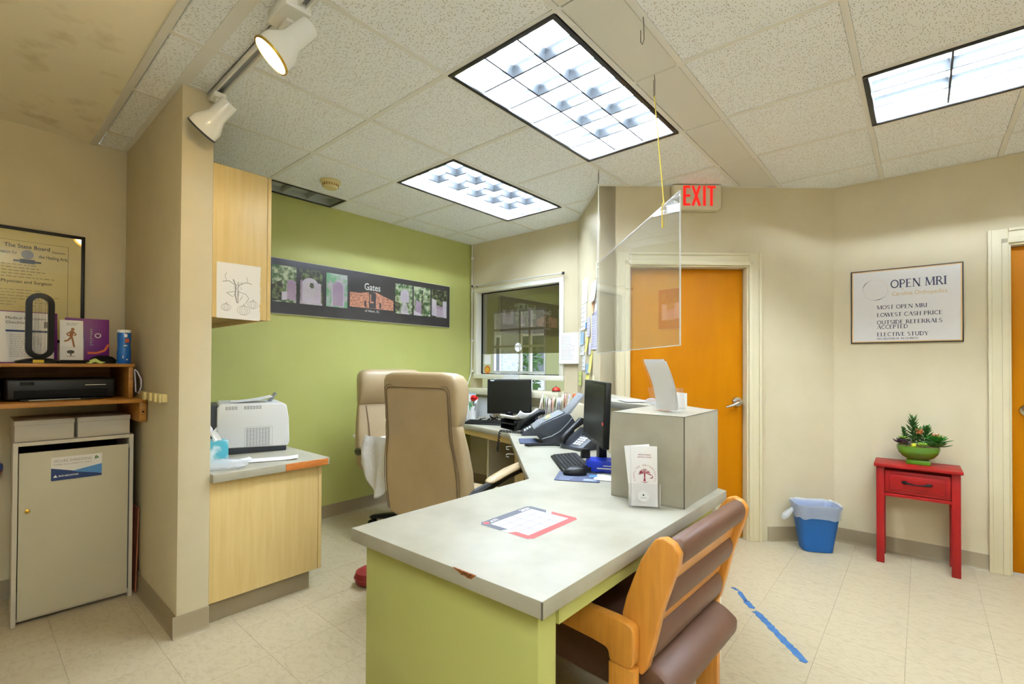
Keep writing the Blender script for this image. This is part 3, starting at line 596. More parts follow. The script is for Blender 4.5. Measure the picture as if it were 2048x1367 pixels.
for z in (-.012, -.065, -.128, -.203): obj('tick_ring', B().loft([[(-.178+q*cos(2*pi*i/24), -.0138, z+q*sin(2*pi*i/24)) for i in range(24)] for q in (.012, .0135)], caps=False), 'ink_lightgrey', t, smooth=False)
# red console table
t = thing('console_table', 'narrow red painted side table with one drawer against the right wall', 'table', onS(.464, -.155, 0), rzS+radians(-.5))
hw, d0, d1, H = .205, -.125, .118, .652
obj('tabletop', B().box(-hw-.012, d0-.02, H-.02, hw+.012, d1+.004, H), 'red_paint', t, bev=.004)
for x in (-hw, hw-.042):
    for y in (d0, d1-.042): obj('leg', B().box(x, y, 0, x+.042, y+.042, H-.02), 'red_paint', t, bev=.003)
obj('apron', B().box(-hw+.042, d1-.03, .45, hw-.042, d1-.012, H-.02).box(-hw+.012, d0+.042, .45, -hw+.03, d1-.042, H-.02).box(hw-.03, d0+.042, .45, hw-.012, d1-.042, H-.02), 'red_paint', t)
obj('drawer_rail', B().box(-hw+.042, d0+.004, .442, hw-.042, d0+.03, .462), 'red_paint', t, bev=.002)
obj('side_stretcher', B().box(-hw+.012, d0+.042, .10, -hw+.03, d1-.042, .125), 'red_paint', t, bev=.002); obj('side_stretcher', B().box(hw-.03, d0+.042, .10, hw-.012, d1-.042, .125), 'red_paint', t, bev=.002)
dw = obj('drawer', B().box(-hw+.044, d0+.006, .466, hw-.044, d0+.03, .610).box(-hw+.068, d0-.002, .49, hw-.068, d0+.007, .586), 'red_paint', t, bev=.004)
obj('drawer_pull', B().tube([(-.06, d0-.006, .545), (-.05, d0-.02, .543), (0, d0-.024, .537), (.05, d0-.02, .543), (.06, d0-.006, .545)], .006, 8, [.011, .007, .004, .007, .011]).ball((-.06, d0-.006, .545), (.016, .008, .010), 12, 8).ball((.06, d0-.006, .545), (.016, .008, .010), 12, 8), 'iron_black', dw)
# bowl of succulents
t = thing('succulent_bowl', 'green glazed footed bowl of mixed succulents on the red table', 'plant', onS(.472, -.15, H), rzS)
rg = []
for z, x, y in ((.028, .052, .036), (.034, .056, .040), (.05, .082, .056), (.075, .102, .069), (.10, .110, .074), (.118, .112, .075)): rg.append(sring(0, 0, x, y, z, 3.2, 32))
for z, x, y in ((.118, .106, .069), (.095, .10, .064)): rg.append(sring(0, 0, x, y, z, 3.2, 32))
obj('bowl', B().loft(rg), 'green_glaze', t, ang=60); obj('foot', B().box(-.062, -.042, 0, .062, .042, .028), 'green_glaze', t, bev=.004); obj('soil', B().loft([sring(0, 0, .104, .066, .094, 3.2), sring(0, 0, .098, .06, .112, 3.2), sring(0, 0, .01, .01, .118, 2)]), 'maple_dark', t)
def petal(b, c, d, L, w, th=.004, curve=.3):
    d = Vector(d).normalized(); sd = d.cross(Vector((0, 0, 1)));  sd = sd.normalized() if sd.length > .05 else Vector((1, 0, 0)); upv = sd.cross(d).normalized(); c = Vector(c); rings = []
    for q, ww in ((0, .35), (.3, .85), (.6, 1), (.85, .6), (1, .04)):
        p = c+d*L*q+upv*curve*L*q*q*.6; rings.append([p+sd*w*ww*.5*cos(a)+upv*th*max(ww, .2)*sin(a) for a in (0, pi/3, 2*pi/3, pi, 4*pi/3, 5*pi/3)])
    b.loft(rings)
R = random.Random(11)
def spire(x, y, z0, h, n, L, w, m, lean=(0, 0)):
    b = B(); b.cyl((x, y, z0), (x+lean[0], y+lean[1], z0+h), .004, 8)
    for k in range(n):
        q = (k+.5)/n; a = k*2.4; c = (x+lean[0]*q, y+lean[1]*q, z0+h*(.12+.88*q)); e = .25+.95*q*q; petal(b, c, (cos(a), sin(a), e), L*(1-.35*q), w, .003)
    obj('succulent_stem', b, m, t)
def rosette(x, y, z, r, n, m, wide=.5, tilt=0, lean=(0, 0)):
    b = B()
    for k in range(n):
        a = k*2.4; q = k/n; petal(b, (x, y, z), (cos(a)+lean[0], sin(a)+lean[1], .12+1.4*q), r*(1-.5*q), r*wide*(1-.3*q), .0035, .25)
    obj('succulent_rosette', b, m, t, ang=60)
spire(-.025, 0, .11, .185, 44, .062, .015, 'leaf_green'); spire(.035, .02, .11, .12, 38, .06, .016, 'leaf_green', (.01, 0)); spire(-.055, .01, .11, .115, 34, .03, .012, 'leaf_green', (-.02, 0)); spire(.0, .03, .11, .11, 30, .05, .014, 'leaf_green')
rosette(-.082, -.03, .128, .066, 17, 'leaf_purple', .5); rosette(-.078, -.015, .158, .036, 14, 'leaf_light', .5); rosette(.02, -.05, .124, .042, 20, 'leaf_light', .4); rosette(.09, -.005, .15, .085, 26, 'leaf_bright', .42); rosette(.10, -.025, .125, .07, 18, 'leaf_green', .36); rosette(.055, -.03, .128, .055, 16, 'leaf_green', .3)
b = B(); R = random.Random(5)
for k in range(24): b.ball((.008+R.uniform(-.014, .014), -.018+R.uniform(-.01, .01), .215+R.uniform(-.014, .014)), .0048, 6, 4)
obj('flower_head', b, 'flower_orange', t); rosette(.088, .0, .185, .04, 8, 'flower_orange', .2)
obj('moss_ball', B().ball((-.022, -.058, .127), .014, 10, 8), 'leaf_yellow', t)
# waste bin
t = thing('waste_bin', 'blue plastic waste bin with a white liner bag in the corner', 'bin', (-.575, 3.955, 0), radians(28))
rg = []
for z, x, y in ((.0, .085, .060), (.004, .094, .070), (.08, .105, .079), (.30, .138, .100), (.312, .145, .106), (.318, .145, .106), (.318, .139, .1005), (.30, .132, .095), (.02, .090, .066)): rg.append(sring(0, 0, x, y, z, 4.5, 40))
obj('bin_body', B().loft(rg), 'bin_blue', t, ang=45)
R = random.Random(2); rg = []
ph = [R.uniform(0, 6.3) for _ in range(8)]
def wrk(th, z, amp): return 1+amp*(sin(9*th+ph[0]+z*60)+.6*sin(17*th+ph[1]-z*90)+.5*sin(29*th+ph[2]))/2
for z, x, y, amp in ((.235, .142, .104, .03), (.25, .140, .104, .02), (.29, .144, .107, .012), (.318, .150, .111, .014), (.329, .150, .111, .02), (.326, .138, .100, .015), (.28, .121, .085, .012), (.20, .104, .073, .02)):
    r = sring(0, 0, x, y, z, 4.2, 72); rg.append([(p[0]*wrk(2*pi*i/72, z, amp), p[1]*wrk(2*pi*i/72, z, amp), z+.006*sin(7*2*pi*i/72+ph[3]) if z in (.235, .25) else z+.003*sin(11*2*pi*i/72)) for i, p in enumerate(r)])
obj('bin_liner', B().loft(rg, caps=False), 'bag_white', t, ang=80)
obj('liner_knot', B().loft([sring(-.148, 0, .006, .006, .285, 2, 12), sring(-.156, -.0, .012, .010, .275, 2, 12)]).tube([(-.15, -.02, .28), (-.17, -.025, .265), (-.20, -.03, .235), (-.222, -.034, .21)], .02, 12, [.010, .018, .024, .012]), 'bag_white', t, ang=80)
# blue tape on the floor: worn strips with ragged edges
t = thing('floor_tape', 'worn strip of blue tape on the floor beside the wooden chair', 'tape', (0, 0, 0)); R = random.Random(9)
def strip(p, q, w, n):
    p, q = Vector(p), Vector(q); d = (q-p).normalized(); m_ = Vector((-d.y, d.x)); L_, R_ = [], []
    for i in range(n+1):
        c = p+(q-p)*i/n; e = .25 if i in (0, n) else 1; L_.append(c+m_*w*e*R.uniform(.7, 1.15)+d*R.uniform(-.008, .008)); R_.append(c-m_*w*e*R.uniform(.7, 1.15)+d*R.uniform(-.008, .008))
    b = B()
    for i in range(n): b.prism([tuple(L_[i]), tuple(L_[i+1]), tuple(R_[i+1]), tuple(R_[i])], .0002, .0012)
    obj('tape_strip', b, 'tape_blue', t, smooth=False)
strip((-.672, 2.752), (-.385, 2.414), .020, 26); strip((-.845, 2.952), (-.80, 2.93), .011, 5); strip((-.80, 2.925), (-.735, 2.83), .013, 8); strip((-.742, 2.835), (-.682, 2.765), .018, 7)
# ================================================================== GREEN WALL POSTER
t = thing('panorama_poster', 'long black poster with seven gate photographs on the green wall', 'poster', (-3.80, 2.44, 1.893), pi/2); hw, hh = .934, .2165
obj('poster_board', B().box(-hw, -.022, -hh, hw, -.002, hh), 'trim_white', t, bev=.0015); obj('poster_print', B().box(-hw+.003, -.0226, -hh+.003, hw-.003, -.0221, hh-.003), 'poster_black', t, smooth=False)
def photo(x0, x1, z0, z1, m, shapes):
    p = obj('photograph', B().box(x0, -.0234, z0, x1, -.0227, z1), m, t, smooth=False); W_, H_ = x1-x0, z1-z0
    for k, (poly, mm) in enumerate(shapes): obj('photo_detail', B().prism([(x0+a*W_, z0+c*H_) for a, c in poly], -.0239-k*.0003, -.0235, axis='y'), mm, p, smooth=False)
arch = lambda x0, x1, y0, ys, n=10: [(x0, y0), (x1, y0), (x1, ys)]+[((x0+x1)/2+(x1-x0)/2*cos(pi*i/n), ys+(x1-x0)/2*.62*sin(pi*i/n)) for i in range(1, n)]+[(x0, ys)]
PH = [(-.883, -.693, 'photo_foliage', [([(.0, .45), (.4, .6), (.48, .3), (.4, .04), (.0, .0)], 'photo_dark'), ([(.62, .1), (.98, .05), (.98, .6), (.8, .64), (.62, .6)], 'photo_lilac'), ([(.4, .05), (.62, .07), (.62, .3), (.4, .28)], 'photo_white')]),
 (-.664, -.476, 'photo_dark', [([(.0, .0), (1, .0), (1, .06), (.0, .1)], 'photo_path'), (arch(.06, .84, .05, .52), 'photo_white'), ([(.02, .08), (.1, .08), (.1, .68), (.02, .68)], 'photo_lilac'), ([(.82, .06), (.94, .06), (.94, .62), (.82, .64)], 'photo_white'), ([(.42, .52), (.52, .46), (.62, .5), (.58, .62), (.45, .62)], 'photo_dark')]),
 (-.441, -.248, 'photo_mint', [(arch(.3, .78, .04, .62), 'photo_lilac'), ([(.24, .02), (.3, .02), (.3, .66), (.24, .66)], 'photo_white'), ([(.78, .02), (.84, .02), (.84, .66), (.78, .66)], 'photo_white')]),
 (-.225, .226, 'poster_black', [([(.0, .02), (1, .02), (1, .36), (.8, .46), (.6, .58), (.4, .56), (.2, .5), (0, .5)], 'photo_brick'), ([(.42, .03), (.58, .03), (.58, .55), (.42, .58)], 'photo_gloom'), ([(.44, .2), (.53, .2), (.53, .26), (.47, .26), (.47, .5), (.44, .5)], 'photo_brick'), ([(.32, .06), (.36, .06), (.36, .26), (.32, .26)], 'photo_gloom'), ([(.66, .06), (.70, .06), (.70, .24), (.66, .24)], 'photo_gloom')]),
 (.248, .446, 'photo_foliage', [(arch(.3, .8, .4, .68), 'photo_white'), ([(.3, .0), (.8, .0), (.62, .42), (.46, .42)], 'photo_path'), ([(.0, .05), (.3, .1), (.3, .35), (.0, .4)], 'photo_dark')]),
 (.464, .671, 'photo_foliage', [([(.45, .06), (.55, .06), (.55, .9), (.45, .9)], 'photo_dark'), ([(.1, .04), (.45, .04), (.45, .45), (.1, .55)], 'photo_lilac'), ([(.0, .0), (.5, .0), (.3, .1), (.0, .16)], 'photo_white')]),
 (.690, .892, 'photo_dark', [([(.0, .06), (.3, .04), (.3, .62), (.0, .66)], 'photo_white'), ([(.72, .02), (.98, .0), (.98, .62), (.72, .6)], 'photo_white'), ([(.3, .03), (.72, .02), (.72, .4), (.3, .44)], 'photo_lilac')])]
for x0, x1, m, sh in PH: photo(x0, x1, -.122 if m != 'poster_black' else -.107, .162 if m != 'poster_black' else .16, m, sh)
lettering(t, 'ink_white', [('Gates', .085, 0, .062, -.0246, dict(align='c', bold=.012, width=.165)), ('of Aiken, SC', .030, 0, -.135, -.0230, dict(align='c'))])
b = B()
for k in range(9): x = .70+k*.017; b.box(x*1.0-.0, -.0252, -.118, x+.006, -.0247, -.03) if .745 < x < .84 else None
obj('photo_gate_bars', b, 'photo_white', t, smooth=False)
o = obj('scuff_mark', B().prism([(-.03, .05), (.0, .06), (.035, .045), (.02, .0), (.03, -.05), (.01, -.06), (-.005, -.02), (.01, .02), (-.02, .03)], -.0012, -.0002, axis='y'), 'sign_white', None, (-3.80, 2.30, .614), pi/2, smooth=False); tag(o, 'white patch of chipped paint on the green wall beside the rear chair', 'paint patch')

# ================================================================== MAPLE CABINETS BEHIND THE PARTITION
t = thing('upper_cabinet', 'maple wall cabinet above the printer, its end panel facing the room', 'cabinet', (-3.80, .813, 1.52)); L = 1.14
obj('side_panel', B().box(L-.018, 0, 0, L, .258, .767), 'maple', t, bev=.0015)
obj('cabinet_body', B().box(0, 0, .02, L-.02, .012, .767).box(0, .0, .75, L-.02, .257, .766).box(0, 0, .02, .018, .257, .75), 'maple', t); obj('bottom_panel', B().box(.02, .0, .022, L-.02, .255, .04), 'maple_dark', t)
for k in range(2): d = obj('cabinet_door', B().box(.003+k*L/2, .261, .0, L/2-.002+k*L/2, .280, .767), 'maple', t, bev=.0015); obj('handle', B().tube([(L/2+(k*2-1)*.05, .281, .06), (L/2+(k*2-1)*.05, .306, .07), (L/2+(k*2-1)*.05, .306, .14), (L/2+(k*2-1)*.05, .281, .15)], .005, 8), 'chrome', d)
# pencil sketch taped to the end panel
t = thing('pencil_sketch', 'torn white sheet with a pencil sketch taped on the maple cabinet end', 'drawing', (-2.659, .936, 1.658), pi/2)
R = random.Random(4); pl = [(-.104, -.140), (-.105, .139), (.0, .141), (.103, .142)]+[(.103-abs(R.gauss(0, .003)), .142-.286*i/22) for i in range(1, 23)]
obj('sheet', B().prism(pl, -.0025, -.0018, axis='y'), 'white_paper', t, smooth=False)
def ribbon(b, pts, w, y=-.0028):
    for a, c in zip(pts, pts[1:]):
        a, c = Vector(a), Vector(c); d = c-a
        if d.length < 1e-6: continue
        n = Vector((-d.y, d.x)).normalized()*w/2; q = [a-n, a+n, c+n, c-n]; b.face([(p.x, y, p.y) for p in q])
b = B(); el = lambda cx, cz, rx, rz_, a0=0, a1=360, n=20: [(cx+rx*cos(radians(a0+(a1-a0)*i/n)), cz+rz_*sin(radians(a0+(a1-a0)*i/n))) for i in range(n+1)]
for cx, cz, r in ((.02, -.095, .03), (.065, -.062, .025), (-.062, -.085, .022)):
    for q in (1, .62, .25): ribbon(b, el(cx, cz, r*q, r*.8), .0012)
    ribbon(b, [(cx, cz+r*.8), (cx+.004, cz+r*1.15)], .003)
ribbon(b, [(-.01, -.06), (-.02, -.02), (-.018, .03), (-.03, .06)], .005); ribbon(b, [(-.005, -.06), (-.008, .0), (-.006, .05)], .003); ribbon(b, [(-.018, .03), (-.05, .05), (-.078, .043)], .003); ribbon(b, [(-.006, .03), (.03, .05), (.06, .045)], .003)
ribbon(b, [(-.06, .048), (-.068, .075), (-.06, .09)], .0018); ribbon(b, [(.04, .05), (.035, .078)], .0018); ribbon(b, [(-.01, .0), (.03, -.01), (.045, -.03), (.03, -.06)], .0022); ribbon(b, [(-.018, .0), (-.06, -.012), (-.03, -.03)], .0022)
for k in range(24): x, z = R.uniform(-.03, .01), R.uniform(-.05, .05); ribbon(b, [(x, z), (x+.006, z+.014)], .0012)
obj('pencil_strokes', b, 'ink_grey', t, smooth=False)
# lower cabinet with worktop
t = thing('base_cabinet', 'maple base cabinet under the laser printer with a grey worktop', 'cabinet', (-3.80, .813, 0))
obj('side_panel', B().box(L-.018, 0, .105, L, .555, .703), 'maple', t, bev=.0015); obj('cabinet_front', B().box(0, .557, .105, L, .577, .703), 'maple', t, bev=.0015)
obj('toe_kick', B().prism([(0, 0), (L-.028, 0), (L-.028, .52), (0, .52)], 0, .128), 'base_taupe', t, bev=.003)
obj('worktop', B().box(.0, 0, .703, L+.038, .605, .746), 'laminate', t, bev=.004, seg=3); obj('bare_wood_edge', B().box(L+.0375, .352, .705, L+.0405, .594, .743), 'wood_edge', t, bev=.002)
# laser printer
t = thing('laser_printer', 'white and charcoal laser printer with side vents on the base cabinet', 'printer', (-3.125, 1.0, .746), radians(74.1))
obj('printer_body', B().prism([(-.012, .06), (.05, .040), (.37, .030), (.378, .06), (.374, .20), (.36, .285), (.345, .297), (.0, .303), (-.012, .28)], 0, .37, axis='y'), 'white_plastic', t, bev=.008, seg=3)
obj('rear_body', B().prism([(-.10, .012), (.0, .012), (.0, .292), (-.06, .292), (-.10, .25)], .018, .352, axis='y'), 'charcoal', t, bev=.006); obj('printer_base', B().box(-.06, .010, 0, .362, .355, .045), 'charcoal', t, bev=.006)
vb = B()
for i in range(8):
    for j in range(13): vb.box(.138+i*.0165, -.0008, .045+j*.0085, .151+i*.0165, .002, .0495+j*.0085)
obj('vent_grille', vb, 'grey_plastic', t, smooth=False, kind='stuff'); vb = B()
for i in range(12):
    for j in range(3): vb.box(.03+i*.016, -.0008, .268+j*.007, .043+i*.016, .002, .272+j*.007) if i not in (4, 5) else None
obj('upper_vent', vb, 'grey_plastic', t, smooth=False, kind='stuff'); obj('vent_outline', B().box(.131, -.0004, .040, .281, .001, .0412).box(.131, -.0004, .158, .281, .001, .1592).box(.131, -.0004, .040, .1322, .001, .159).box(.2798, -.0004, .040, .281, .001, .159), 'grey_plastic', t, smooth=False)
obj('paper_stop', B().prism([(.27, .30), (.29, .298), (.325, .352), (.312, .356)], .15, .20, axis='y'), 'grey_plastic', t, bev=.002)
obj('printed_sheet', B().grid(lambda u, v: (.06+.23*u, .06+.20*v, .306+.028*u*u+.004*sin(3*v)), 10, 4), 'white_paper', t)
# tissue box, papers and bag on the worktop
t = thing('tissue_box', 'teal patterned tissue box beside the laser printer', 'tissue box', (-2.93, .905, .746), radians(4))
obj('carton', B().box(-.058, -.058, 0, .058, .058, .125), 'tissue_box', t, bev=.002); obj('tissue', B().grid(lambda u, v: (-.03+.07*u+.012*sin(7*v), -.02+.04*v+.012*sin(9*u), .125+.085*sin(pi*min(u+.15, 1))*(.75+.25*cos(5*v))), 10, 8), 'white_paper', t, ang=80)
def sheet(label, loc, rz, w, h, m='white_paper', curl=.0, cat='paper', name='paper_sheet', group=None, z2=0):
    o = obj(name, B().grid(lambda u, v: (-w/2+w*u, -h/2+h*v, .0008+z2+curl*(max(0, u-.7)**2*6+max(0, .25-v)**2*4)), 8, 8), m, None, loc, rz); sol = o.modifiers.new('thick', 'SOLIDIFY'); sol.thickness = .0006; sol.offset = 1; tag(o, label, cat, group); return o
sheet('white printed sheet lying on the worktop in front of the laser printer', (-2.80, 1.16, .747), radians(65), .28, .13, curl=.012)
sheet('white folded sheet under the laser printer edge near the partition', (-2.90, 1.0, .7475), radians(80), .18, .10, curl=.01)
o = obj('plastic_bag', B().loft([sring(0, 0, .10*a, .065*c, z, 2.4, 30) for z, a, c in ((0, 1, 1), (.012, 1.08, 1.06), (.03, .9, .85), (.04, .55, .5), (.046, .1, .1))]), 'bag_white', None, (-2.74, .90, .7475), radians(60)); tag(o, 'crumpled clear plastic bag at the partition end of the worktop', 'bag')
for v in o.data.vertices: v.co += Vector((R.uniform(-1, 1), R.uniform(-1, 1), abs(R.uniform(-1, 1))))*.005

# ================================================================== ALCOVE LEFT OF THE PARTITION
t = thing('wooden_shelf', 'brown wooden wall shelf under the printer hutch', 'shelf', (-3.80, 0, 1.075)); obj('shelf_board', B().box(.003, -.28, 0, .595, .673, .022), 'shelf_oak', t, bev=.003)
obj('support_cleat', B().box(.02, .640, -.105, .588, .673, -.001), 'shelf_oak', t, bev=.003); obj('screw', B().cyl((.5875, .656, -.05), (.590, .656, -.05), .005, 10), 'black_matte', t)
t = thing('printer_hutch', 'open wooden hutch holding the black printer on the shelf', 'hutch', (-3.78, 0, 1.098))
obj('top_board', B().box(0, .10, .170, .50, .632, .187), 'shelf_oak', t, bev=.002); obj('side_board', B().box(0, .606, 0, .49, .626, .1695), 'shelf_oak', t, bev=.002); obj('side_board', B().box(0, .104, 0, .49, .124, .1695), 'shelf_oak', t, bev=.002); obj('back_board', B().box(0, .125, 0, .008, .605, .169), 'shelf_oak', t)
t = thing('inkjet_printer', 'low black inkjet printer inside the wooden hutch', 'printer', (-3.55, .355, 1.0985))
obj('printer_body', B().box(-.18, -.21, .004, .20, .205, .108), 'black_plastic', t, bev=.012, seg=3); obj('front_panel', B().box(.198, -.18, .012, .206, .17, .052), 'black_matte', t, bev=.003); obj('chrome_strip', B().box(.2005, .08, .073, .2045, .165, .076), 'chrome', t, smooth=False); obj('display', B().box(.2005, -.16, .078, .203, -.11, .094), 'screen_off', t, smooth=False)
obj('output_tray', B().box(.15, -.16, .001, .225, .16, .008), 'black_plastic', t, bev=.002); obj('tray_edge', B().box(.2252, -.13, .003, .227, .06, .006), 'chrome', t, smooth=False)
# diploma
t = thing('framed_diploma', 'black framed yellowed diploma hanging on the wall above the hutch', 'framed certificate', (-3.80, .243, 1.72), pi/2); hw, hh = .24, .316
fr = B()
for a in ((-hw, -hh, hw, -hh+.016), (-hw, hh-.016, hw, hh), (-hw, -hh+.016, -hw+.016, hh-.016), (hw-.016, -hh+.016, hw, hh-.016)): fr.box(a[0], -.026, a[1], a[2], -.002, a[3])
obj('frame', fr, 'frame_black', t, bev=.002); obj('certificate', B().box(-hw+.015, -.010, -hh+.015, hw-.015, -.004, hh-.015), 'parchment', t, smooth=False); obj('glazing', B().face([(-hw+.016, -.018, -hh+.016), (hw-.016, -.018, -hh+.016), (hw-.016, -.018, hh-.016), (-hw+.016, -.018, hh-.016)]), 'clear', t, smooth=False)
Y = -.0104; b = B(); w2_, h2_ = hw-.072, hh-.072
for a in ((-w2_, -h2_, w2_, -h2_+.0015), (-w2_, h2_-.0015, w2_, h2_), (-w2_, -h2_, -w2_+.0015, h2_), (w2_-.0015, -h2_, w2_, h2_)): b.box(a[0], Y-.0004, a[1], a[2], Y, a[3])
obj('border_line', b, 'ink_black', t, smooth=False)
lettering(t, 'ink_black', [('The State Board', .030, 0, .205, Y, dict(align='c', bold=.012, width=.18)), ('of Registration for', .026, -.040, .168, Y, dict(align='r', bold=.012, width=.125)), ('the Healing Arts', .026, .045, .160, Y, dict(align='l', bold=.012, width=.12)), ('Examination', .016, .10, .198, Y, dict(bold=.012, width=.055)), ('Physician and Surgeon', .024, 0, .010, Y, dict(align='c', bold=.012, width=.20))])
b = B().cyl((0, Y-.0006, .172), (0, Y, .172), .025, 24); obj('seal', b, 'ink_grey', t, smooth=False); obj('seal_ribbon', B().box(-.055, Y-.0009, .128, .055, Y-.0001, .138).box(-.03, Y-.001, .122, .03, Y-.0002, .145), 'ink_black', t, smooth=False)
text_lines(t, 'ink_black', -.10, .11, .035, .12, 5, Y, 3, h=.16); text_lines(t, 'ink_black', -.15, .15, -.12, -.02, 6, Y, 4, h=.12)
obj('embossed_seal', B().lathe([(.03, 0), (.029, .0008), (.024, .001), (.022, .0004), (.014, .001), (.001, .001)], 28, M=Matrix.Translation((-.02, Y, -.115)) @ Matrix.Rotation(pi/2, 4, 'X')), 'parchment', t)
# things on the hutch
ZH = 1.2855
t = thing('germicidal_lamp', 'black oval ring lamp with glass tubes on the hutch', 'lamp', (-3.42, .268, ZH), pi/2)
obj('base', B().loft([sring(0, 0, .09, .055, 0, 3), sring(0, 0, .09, .055, .012, 3), sring(0, 0, .05, .035, .024, 3), sring(0, 0, .03, .03, .026, 3)]), 'black_plastic', t)
ov = [(.04*cos(radians(a)), .305+.04*sin(radians(a))) for a in range(0, 181, 15)]+[(.04*cos(radians(a)), .075+.04*sin(radians(a))) for a in range(180, 361, 15)]
ri = []
for i, p in enumerate(ov):
    n = Vector((p[0], p[1]-(.305 if p[1] >= .305 else .075 if p[1] <= .075 else p[1]))).normalized(); c = Vector(p); ri.append([(c.x+n.x*q, y, c.y+n.y*q) for q, y in ((-.011, -.022), (.013, -.018), (.013, .018), (-.011, .022))])
obj('ring_body', B().loft(ri+[ri[0]], caps=False), 'black_plastic', t, ang=60); bb = B()
for x in (-.012, .012): bb.cyl((x, 0, .045), (x, 0, .335), .009, 14)
obj('glass_tube', bb, 'clear_acrylic', t); obj('yellow_tag', B().box(-.028, -.058, .002, .012, -.0555, .018), 'yellow', t, smooth=False)
def standee(name, label, loc, rz, w, h, m, lean=.12, th=.004, cat='brochure'):
    t = thing(name, label, cat, loc, rz, rot=(-lean, 0, rz)); obj('board', B().box(-w/2, -th, 0, w/2, 0, h), m, t, bev=.0008); return t
t = standee('checklist_holder', 'white medical checklist sheet with purple edges standing behind the ring lamp', (-3.585, .215, ZH), pi/2, .27, .275, 'purple', .10); obj('checklist', B().box(-.118, -.0052, .006, .122, -.0042, .27), 'white_paper', t, smooth=False)
lettering(t, 'ink_black', [('Medical Indications', .020, -.060, .232, -.0054), ('Checklist', .020, -.060, .208, -.0054)]); obj('header_bar', B().box(-.06, -.0058, .165, .11, -.0053, .175), 'label_navy', t, smooth=False); text_lines(t, 'ink_grey', -.045, .08, .03, .155, 13, -.0054, 8, h=.2); obj('side_photo', B().box(.082, -.006, .19, .118, -.0054, .225), 'ink_grey', t, smooth=False)
t = standee('running_brochure', 'white leaflets with a running figure and tree emblem, in a clear holder', (-3.50, .398, ZH), pi/2, .094, .235, 'white_paper', .08, .008)
b = B(); K = [((0, .185), .006)]; b.cyl((.004, -.0094, .186), (.004, -.0082, .186), .0075, 12)
for pts, w in (([(.003, .178), (-.004, .145)], .016), ([(-.004, .172), (-.02, .16), (-.012, .148)], .006), ([(.006, .172), (.018, .158), (.01, .15)], .006), ([(-.002, .145), (-.014, .125), (-.03, .12)], .008), ([(.0, .145), (.006, .115), (.010, .088)], .008)): ribbon(b, pts, w, -.0090)
obj('running_figure', b, 'ink_brown', t, smooth=False); b = B(); b.ball((-.004, -.0084, .062), (.016, .0006, .010), 12, 6); ribbon(b, [(-.004, .058), (-.003, .04)], .005, -.0088); ribbon(b, [(-.02, .037), (.014, .037)], .002, -.0088); obj('tree_emblem', b, 'ink_black', t); text_lines(t, 'ink_grey', -.02, .03, .205, .222, 2, -.0084, 2, h=.4)
obj('clear_pocket', B().face([(-.05, -.012, 0), (.05, -.012, 0), (.05, -.012, .09), (-.05, -.012, .09)]).box(.048, -.012, 0, .05, 0, .14), 'clear_acrylic', t, smooth=False)
t = standee('purple_folder', 'purple presentation folder behind the running figure leaflets', (-3.59, .475, ZH), pi/2, .19, .255, 'purple', .06); ri = []
obj('emblem_ring', B().loft([[(.045+q*cos(2*pi*i/20), -.0046, .16+q*sin(2*pi*i/20)) for i in range(20)] for q in (.010, .014)], caps=False), 'ink_white', t, smooth=False); b = B(); ribbon(b, [(.0, .06), (.04, .06), (.075, .075), (.092, .11)], .012, -.0046); obj('orange_swoosh', b, 'orange', t, smooth=False); text_lines(t, 'ink_lightgrey', .012, .022, .10, .2, 8, -.0046, 5)
t = thing('snack_can', 'blue snack canister with a white lid at the partition end of the hutch', 'can', (-3.42, .608, ZH)); obj('can_body', B().lathe([(.031, 0), (.0325, .004), (.0325, .065), (.030, .085), (.029, .11), (.031, .13), (.0315, .172), (.030, .176)], 28), 'can_blue', t); obj('lid', B().lathe([(.0318, .174), (.0325, .178), (.0325, .188), (.030, .190), (.001, .190)], 28), 'white_plastic', t, ang=50)
Rz = lambda a: Matrix.Rotation(a, 4, 'Z')
def oncan(sh, m, nm):
    b = B(); 
    for x0, z0, x1, z1 in sh: b.box(.0318, x0, z0, .0330, x1, z1)
    obj(nm, b, m, t, smooth=False)
oncan([(-.002, .118, .016, .140)], 'orange', 'flavour_band'); oncan([(-.004, .148, .008, .166)], 'ink_white', 'face_mark'); oncan([(.0, .128, .013, .131), (.0, .121, .011, .124), (-.008, .098, .008, .104), (-.012, .03, -.008, .045), (.004, .02, .012, .026)], 'ink_white', 'label_print')
o = obj('eyeglass_pouch', B().loft([sring(0, 0, .055*a, .035*a, z, 2.5, 24) for z, a in ((0, 1), (.02, 1.05), (.035, .8), (.045, .3))]), 'black_matte', None, (-3.44, .52, ZH), radians(80)); tag(o, 'small black cloth pouch beside the blue snack can', 'pouch')
o = obj('candy_wrapper', B().grid(lambda u, v: (-.05+.10*u, -.025+.05*v, .003+.02*sin(pi*u)*sin(pi*v)+.004*sin(14*u)), 12, 6), 'sticky_green', None, (-3.36, .47, ZH+.001), radians(80)); tag(o, 'yellow green wrapper lying in front of the purple folder', 'wrapper')
o = obj('spectacle_case', B().loft([sring(0, 0, .06, .02, 0, 3, 20), sring(0, 0, .062, .022, .01, 3, 20), sring(0, 0, .055, .016, .018, 3, 20)]), 'black_plastic', None, (-3.36, .395, ZH), radians(90)); tag(o, 'flat black case in front of the running figure leaflets', 'case')
t = thing('charging_cable', 'pale loop of cord hanging beside the hutch', 'cable', (-3.30, .645, 1.12)); obj('cord_loop', B().tube([(0, -.012, .135), (.008, .0, .12), (.01, .016, .08), (.006, .018, .04), (-.002, .008, .0), (-.008, -.004, .01), (-.004, -.006, .06), (0, -.012, .13)], .0035, 6), 'paper_lilac', t)
